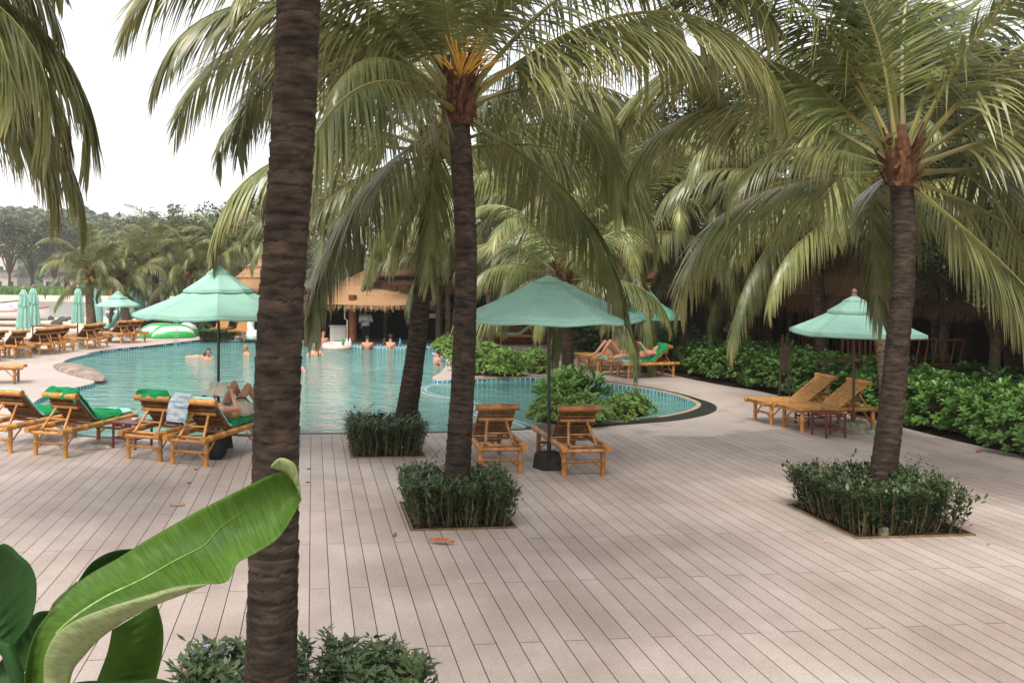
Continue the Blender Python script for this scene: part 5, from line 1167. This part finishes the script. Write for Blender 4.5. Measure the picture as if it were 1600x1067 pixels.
# roof
mb=MB(); rows=[]; rr=random.Random(8)
for i in range(9):
    f=i/8; rows.append([Vector((LL*j/60-.5,(-.55+3.9*f)*sy,2.28+2.7*f**.95+.06*noise.noise(Vector((j*.4,f*5,2))))) for j in range(61)])
mb.grid(rows); rows=[[Vector((LL*j/60-.5,(-.55+3.9+3.9*f/2*2)*sy,4.98-2.5*f)) for j in range(61)] for f in(0,.5,1)]; mb.grid(rows)
for k in range(9000):
    x=rr.uniform(-.4,LL-.5); f=rr.choice((0,0,0,.3,.6,rr.random())); p=Vector((x,(-.55+3.9*f)*sy,2.30+2.7*f**.95+.03)); l=rr.uniform(.2,.5) if f<.02 else rr.uniform(.1,.3); w=rr.uniform(.007,.016)
    q=p+Vector((rr.uniform(-.06,.06),-l*.35*sy,-l)); mb.quad(p+Vector((-w,0,0)),p+Vector((w,0,0)),q+Vector((w*.3,0,0)),q-Vector((w*.3,0,0)))
mb.obj('thatched_roof',M['thatch_dark'],rest)
for i in range(10):
    mb=MB(); x=1+i*2.7; mb.bamboo((x,.1*sy,-.05),(x,.1*sy,2.6),.085,10,.6); mb.obj('post',M['bark'],rest)
for i in range(30):   # hanging bamboo screens
    x=1.2+i*.16+(0 if i<9 else 1.2 if i<18 else 2.2); mb=MB(); mb.bamboo((x,.3*sy,.7),(x,.3*sy,2.4),.03,7,.5); mb.obj('bamboo_screen_rod',M['orangewood'],rest)
for x in(14.3,17.5,6.6):
    mb=MB(); P=[[Vector((x+.9*j/30,(.75+.06*math.sin(j*1.3))*sy,z)) for j in range(31)] for z in(.3,2.45)]; mb.grid(P); mb.obj('curtain',M['teal'],rest)
def W(px,py,Y): return PZ(px,py,Y)
# slatted bench and railings in the shade
def railing(p0,p1,z0,z1,n,label,lean=.0,mname='orangewood',name='bamboo_railing',low=True,cat='railing'):
    root=empty(name,((p0+p1)/2).xy.to_3d(),0,label,cat); o=((p0+p1)/2).xy.to_3d()
    a=p0.xy.to_3d()-o;b=p1.xy.to_3d()-o; up=Vector((0,0,1))
    for z in([z0,z1]+([z0-.4] if low else [])):
        mb=MB(); mb.bamboo(a+up*z,b+up*z,.028,8,.5); mb.obj('rail',M[mname],root)
    for i in range(n):
        q=a.lerp(b,(i+.5)/n); mb=MB(); mb.bamboo(q+up*z0,q+up*z1+(b-a).normalized()*lean,.016,6,.4); mb.obj('spindle',M[mname],root)
    for q in(a.lerp(b,.08),a.lerp(b,.92)): mb=MB(); mb.bamboo(q+up*0,q+up*z0+(b-a).normalized()*.1,.024,6,.4); mb.obj('post',M[mname],root)
    return root
railing(W(1424,530,18.6),W(1506,530,18.6),.93,1.47,6,'bamboo railing with slanting spindles in the shade right of the right palm trunk',.09)
b1=railing(W(1312,540,19.6),W(1392,548,19.4),.92,1.42,9,'slatted orange wooden bench back behind the square umbrella',0,'orangewood','slatted_bench',False,'bench')
mb=MB(); e=(W(1392,548,19.4)-W(1312,540,19.6)); c0=Vector((0,0,0)); rz=math.atan2(e.y,e.x); mb.box((0,-.25,.62),(e.length/2,.22,.03),rz); mb.obj('seat',M['orangewood'],b1,False); mb=MB(); mb.box((0,-.06,.80),(e.length/2,.03,.10),rz); mb.obj('seat_rail',M['orangewood'],b1,False)
mb=MB(); mb.box((0,0,0),(.42,.18,.02)); ob=mb.obj('table_top',M['bark'],None,False)
tb=empty('garden_table',(W(1308,555,19.0).x,19.0,-.25),.1,'small weathered garden table behind the shrubs left of the slatted bench','table'); ob.parent=tb; ob.location=(0,0,1.20)
for x in(-.36,.36):
    for y in(-.13,.13): mb=MB(); mb.box((x,y,.59),(.02,.02,.59)); mb.obj('leg',M['bark'],tb,False)
ch=empty('wooden_stand',(W(1226,560,19.5).x,19.5,0),0,'narrow dark wooden stand in the shade left of the bench','stand')
for x in(-.12,.12):
    mb=MB(); mb.bamboo((x,0,0),(x*.4,0,1.5),.022,6,.4); mb.obj('leg',M['bark'],ch)
mb=MB(); mb.box((0,0,.95),(.10,.03,.28)); mb.obj('panel',M['bark'],ch,False)
# garden building behind the four far loungers
o1=PZ(900,530,37); rb2=empty('garden_pavilion',(o1.x,37,-.05),-.12,'dark garden pavilion with orange bamboo screens behind the four far loungers','building')
mb=MB(); mb.box((0,1.6,1.5),(8.2,.1,1.6)); mb.obj('back_wall',M['darkwood'],rb2,False)
mb=MB(); mb.box((0,0,2.75),(8.6,2.2,.08)); mb.obj('ceiling',M['darkwood'],rb2,False)
mb=MB(); rows=[[Vector((-8.9+17.8*j/50,-2.5+2.9*f,2.45+1.8*f+.05*noise.noise(Vector((j*.5,f*4,0))))) for j in range(51)] for f in(0,.25,.5,.75,1)]; mb.grid(rows); mb.grid([[Vector((-8.9+17.8*j/50,.4+2.6*f,4.25-1.7*f)) for j in range(51)] for f in(0,.5,1)])
for k in range(3000):
    x=rr.uniform(-8.8,8.8); f=rr.choice((0,0,.5,rr.random())); p=Vector((x,-2.5+2.9*f,2.48+1.8*f)); l=rr.uniform(.2,.45); q=p+Vector((rr.uniform(-.05,.05),-l*.3,-l)); mb.quad(p+Vector((-.012,0,0)),p+Vector((.012,0,0)),q+Vector((.004,0,0)),q-Vector((.004,0,0)))
mb.obj('thatched_roof',M['thatch_dark'],rb2)
for i in range(8): mb=MB(); mb.tube([(-8+i*2.3,-1.9,0),(-8+i*2.3,-1.9,2.6)],.09,8); mb.obj('post',M['bark'],rb2)
for i in range(26):
    x=-2.5+i*.13+(1.5 if i>12 else 0)+(1.2 if i>19 else 0); mb=MB(); mb.bamboo((x,-1.5,.2),(x,-1.5,2.4),.03,6,.6); mb.obj('bamboo_screen_rod',M['orangewood'],rb2)
mb=MB(); mb.box((-2.2,-1.6,.4),(1.6,.05,.4)); mb.obj('low_wall',M['orangewood'],rb2,False)
mb=MB(); mb.box((0,0,.45),(.16,.16,.45)); mb.box((0,0,.92),(.19,.19,.03)); tag(mb.obj('orange_pedestal',M['orangewood'],smooth=False,loc=G(875,551)),'orange wooden pedestal left of the short pool palm in the distance','pedestal')
# lamp post poles
mb=MB(); mb.tube([(0,0,0),(0,0,1.15)],.035,8); tag(mb.obj('garden_post',M['bark'],loc=G(1099,572)+Vector((.3,.5,0))),'thin weathered garden post in the shrubs right of the far umbrella','post')
# tiki torch
tk=empty('bamboo_torch',G(478,533)+Vector((0,-.1,0)),0,'bamboo garden torch on the far bank right of the foreground trunk','torch')
mb=MB(); mb.bamboo((0,0,0),(0,0,.55),.02,8,.3); mb.obj('pole',M['bamboo_pale'],tk); mb=MB(); mb.lathe([(.03,0),(.06,.05),(.06,.2),(.045,.26)],10,(0,0,.5)); mb.obj('torch_head',M['bamboo'],tk)
# ---------------- pool ring, inflatables, beach things ----------------
mb=MB(); P=[]
for i in range(29):
    a=2*math.pi*i/28; P.append([Vector((math.cos(a)*(.45+.15*math.cos(b)),math.sin(a)*(.45+.15*math.cos(b)),.15*math.sin(b))) for b in[2*math.pi*j/14 for j in range(15)]])
mb.grid(P); tag(mb.obj('swim_ring',M['pink'],loc=G(526,545,WZ)+Vector((0,0,.09)),rot=(.05,0,0)),'pale pink inflatable ring floating near the bald man','swim ring')
def inflatable(loc,rz,L,cols,label):
    root=empty('inflatable_tube',loc,rz,label,'inflatable','striped inflatables by the fence'); k=len(cols)
    for i,c_ in enumerate(cols):
        mb=MB(); a0=math.pi*i/k; a1=math.pi*(i+1)/k
        rows=[]
        for q in range(17):
            u=-1+q/8; r=.46*max(.02,1-abs(u)**2.6)**.5; row=[]
            for j in range(7):
                a=a0+(a1-a0)*j/6; bul=1+.06*math.sin(math.pi*j/6); row.append(Vector((u*L/2,math.cos(a)*r*bul,.02+abs(math.sin(a))*r*bul*1.25)))
            rows.append(row)
        mb.grid(rows); mb.obj('stripe',M[c_],root)
bx=G(252,528); inflatable(bx+Vector((-.15,.5,0)),.35,2.0,['green_pl','green_pl','white_plastic','green_pl','white_plastic','green_pl'],'green and white striped inflatable lying nearest the beach palms')
inflatable(G(270,528)+Vector((0,.1,0)),.5,1.9,['green_pl','white_plastic','green_pl','green_pl','white_plastic','green_pl'],'green striped inflatable behind the orange ended one')
inflatable(G(286,526)+Vector((.1,.1,0)),1.35,1.6,['yellow_pl','white_plastic','white_plastic','white_plastic','green_pl'],'cream and orange ended inflatable at the right of the pile')
for i,(x,y,lab) in enumerate([(272,525,'clipped low bush in front of the striped inflatables'),(320,524,'clipped low bush right of the striped inflatables'),(150,526,'clipped low bush behind the beach row loungers')]):
    shrub(G(x,y),'dark',lab,'clipped bushes by the inflatables',.75,.8,'clipped_bush','bush')
for i,(x,y) in enumerate([(330,531),(350,531)]):
    root=empty('square_hedge',G(x,y),0,['clipped square bush on the far pool bank left of the golden loungers','clipped square bush at the foot of the umbrella pole on the far pool bank'][i],'hedge'); link('stems',HM[i][0],root,scale=(.8,.8,.8)); link('foliage',HM[i][1],root,scale=(.8,.8,.8))
# dark timber fence
f0=G(222,520);f1=G(395,516); fe=empty('timber_fence',f0,0,'dark vertical timber fence behind the striped inflatables','fence')
for i in range(60):
    q=(f1-f0)*(i/59); mb=MB(); mb.box((q.x,q.y,.42+.03*math.sin(i*2.3)),(.055,.02,.42)); mb.obj('plank',M['bark'],fe,False)
mb=MB(); mb.box(((f1-f0).x/2,(f1-f0).y/2+.04,.6),((f1-f0).x/2,.02,.04)); mb.obj('rail',M['bark'],fe,False)
# swan like inflatable by the trunk
sw=empty('inflatable_swan',G(395,531),0,'white inflatable animal with a tall neck beside the foreground trunk','inflatable')
mb=MB(); mb.lathe([(.1,0),(.42,.05),(.5,.2),(.45,.36),(.2,.42)],18); mb.obj('float_body',M['white_plastic'],sw)
mb=MB(); mb.tube(cr([(-.05,0,.3),(-.1,0,.6),(-.05,0,.85),(.05,0,.98),(.2,0,.95)],5),[.17]*3+[.15]*12+[.12]*6,12); mb.obj('neck',M['white_plastic'],sw)
mb=MB(); mb.tube([(.2,0,.95),(.34,0,.9)],[.07,.02],8); mb.obj('beak',M['yellow_pl'],sw)
# inflatable slide frame by far umbrella
sl_=empty('water_slide',G(172,520)+Vector((0,2,0)),0,'pale green inflatable water slide standing behind the far umbrella','slide')
for x0,x1 in((-.9,.5),(-.1,1.1)):
    mb=MB(); mb.tube([(x0,0,0),(x1,0,1.9)],[.14,.11],10); mb.obj('slide_tube',M['cushion'],sl_)
mb=MB(); mb.quad((-.8,.1,.1),(.0,.1,.1),(1.1,.1,1.8),(.5,.1,1.85)); mb.obj('slide_bed',M['white_plastic'],sl_,False)
mb=MB(); mb.tube([(1.0,0,0),(.8,0,1.9)],.06,8); mb.obj('slide_leg',M['cushion'],sl_)
mb=MB(); mb.quad((-.7,-.1,1.9),(-.45,-.1,1.95),(-.6,-.1,1.1),(-.75,-.1,1.0)); mb.obj('red_flag',M['red_pl'],sl_,False)
for i,(x,lab) in enumerate([(137,'upright pale mint paddle board left of the far umbrella'),(203,'upright pale mint board right of the far umbrella pole'),(219,'white upright board beside the timber fence'),(231,'white and blue upright board behind the timber fence')]):
    mb=MB(); mb.lathe([(.02,0),(.2,.25),(.28,.9),(.27,1.5),(.15,2.0),(.02,2.15)],14,(0,0,0),1,.22); tag(mb.obj('paddle_board',M[['cushion','cushion','white_plastic','white_plastic'][i]],loc=G(x,521)+Vector((0,1.5+i*.2,0)),rot=(0.1,.05*i-.08,0)),lab,'paddle board','boards standing behind the far umbrella')
# boats
def boat(px,py,L,rz,label,m='white_plastic',stripe='red_pl'):
    root=empty('boat',G(px,py,-.3),rz,label,'boat','boats on the beach'); rows=[]
    for i in range(17):
        u=-1+i/8; w=.24*L*(1-max(0,u)**2.5)**.6 if u<.99 else .01; sheer=.12*L+.05*L*max(0,u)**2; row=[]
        for j in range(13):
            a=math.pi*j/12; row.append(Vector((u*L/2,-math.cos(a)*w*.75,sheer-(math.sin(a)**.6)*sheer*.98)))
        rows.append(row)
    mb=MB(); mb.grid(rows); mb.grid([[r[0],r[0].lerp(r[-1],.5)-Vector((0,0,.12)),r[-1]] for r in rows]); mb.face([len(mb.v)+i for i in range(13)]); mb.v+=[tuple(v) for v in rows[0]]; mb.obj('hull',M[m],root)
    mb=MB(); mb.tube([r[0]+Vector((0,-.01,0)) for r in rows],.05,6); mb.tube([r[-1]+Vector((0,.01,0)) for r in rows],.05,6); mb.obj('gunwale',M[stripe],root)
    for x in(-.25,.1): mb=MB(); mb.box((x*L,0,.09*L),(.05*L,.16*L,.012*L)); mb.obj('thwart',M['bamboo_pale'],root,False)
    mb=MB(); mb.box((-.05*L,0,.16*L),(.1*L,.1*L,.04*L),0,.8); mb.obj('cabin',M['white_plastic'],root,False)
boat(12,500,5.2,R_(8),'white boat with a red stripe moored at the left edge')
boat(-4,484,5.0,R_(-20),'pale speedboat farther out at the left edge','white_plastic','pole_wood')
boat(210,497,3.6,R_(5),'blue and white boat partly hidden behind the far umbrella','blue_pl','white_plastic')
for i,(x,y,w,lab) in enumerate([(78,500,1.1,'dark boulder on the wet sand right of the second folded umbrella'),(98,502,1.3,'dark boulder with driftwood left of the third folded umbrella'),(108,500,.8,'small dark boulder beside the driftwood'),(88,508,1.5,'flat dark rock at the edge of the sand')]):
    w*=.5; mb=MB(); P=[]
    for q in range(9):
        th=math.pi*q/8; P.append([Vector((math.sin(th)*math.cos(a)*w*.5,math.sin(th)*math.sin(a)*w*.35,(-math.cos(th))*w*.28+.1))*(1+.25*noise.noise(Vector((math.cos(a)*1.5+i*5,math.sin(a)*1.5,q*.5)))) for a in[2*math.pi*j/14 for j in range(15)]])
    mb.grid(P); tag(mb.obj('rock',M['rock'],loc=G(x,y,-.3)),lab,'rock','dark rocks on the beach')
mb=MB(); mb.tube([G(0,508,-.05),G(30,508.5,-.05),G(62,508,-.05),G(118,511,-.05)],.09,8); tag(mb.obj('driftwood_log',M['trunk_far']),'long pale log lying along the edge of the sand behind the folded umbrellas','log')
mb=MB(); mb.tube([G(185,513,-.1),G(240,511,-.1)],.20,10); tag(mb.obj('driftwood_log',M['bamboo_pale']),'thick pale log behind the far umbrella','log')
p=G(107,470,-.3); person(stand(),p,0,'tiny person walking on the far beach above the third folded umbrella','skin_tan','hair',[('shorts','black',[(0,0,1.0),(0,0,.7)],[.17,.19])],1.1)
# far houses
for i,(px,Y,w,h,lab) in enumerate([(-2,168,5,8,'pale hotel building among the trees on the hill at the left edge'),(10,150,6,2.6,'low white beach house at the foot of the hill'),(100,150,5,2.2,'low white house seen through the beach palms')]):
    X=(px-CX)*Y/F; root=empty('beach_house',(X,Y,-.3),0,lab,'house'); mb=MB(); mb.box((0,0,h/2),(w/2,2.5,h/2)); mb.obj('wall',M['white_wall'],root,False)
    mb=MB(); n=len(mb.v); mb.v+=[(-w/2-.3,-2.8,h),(w/2+.3,-2.8,h),(w/2+.3,2.8,h),(-w/2-.3,2.8,h),(-w/2,0,h+1.2),(w/2,0,h+1.2)]; mb.face((0,1,5,4)); mb.face((2,3,4,5)); mb.face((0,4,3)); mb.face((1,2,5)); mb.face((3,2,1,0)); mb.obj('roof',M['roof_tile'],root,False)
    for k in range(3):
        for fl in range(max(1,int(h/2.7))):
            mb=MB(); mb.box((-w/3+k*w/3,-2.52,1.3+fl*2.7),(.4,.03,.5)); mb.obj('window',M['teal'],root,False)

# ---------------- sea air ----------------
mb=MB(); mb.box((0,200,24),(300,230,25.6)); hz=mb.mesh('haze',[],False)
hm=bpy.data.materials.new('sea_haze'); hm.use_nodes=True; N=hm.node_tree.nodes; L=hm.node_tree.links; N.remove(N['Principled BSDF'])
pv=N.new('ShaderNodeVolumePrincipled'); pv.inputs['Color'].default_value=(.93,.96,1,1); pv.inputs['Density'].default_value=.00048; pv.inputs['Anisotropy'].default_value=.2
L.new(pv.outputs[0],N['Material Output'].inputs['Volume']); hz.materials.append(hm); tag(link('haze',hz),'pale sea haze over the bay and the hill','haze',kind='stuff')
sc.cycles.volume_bounces=1
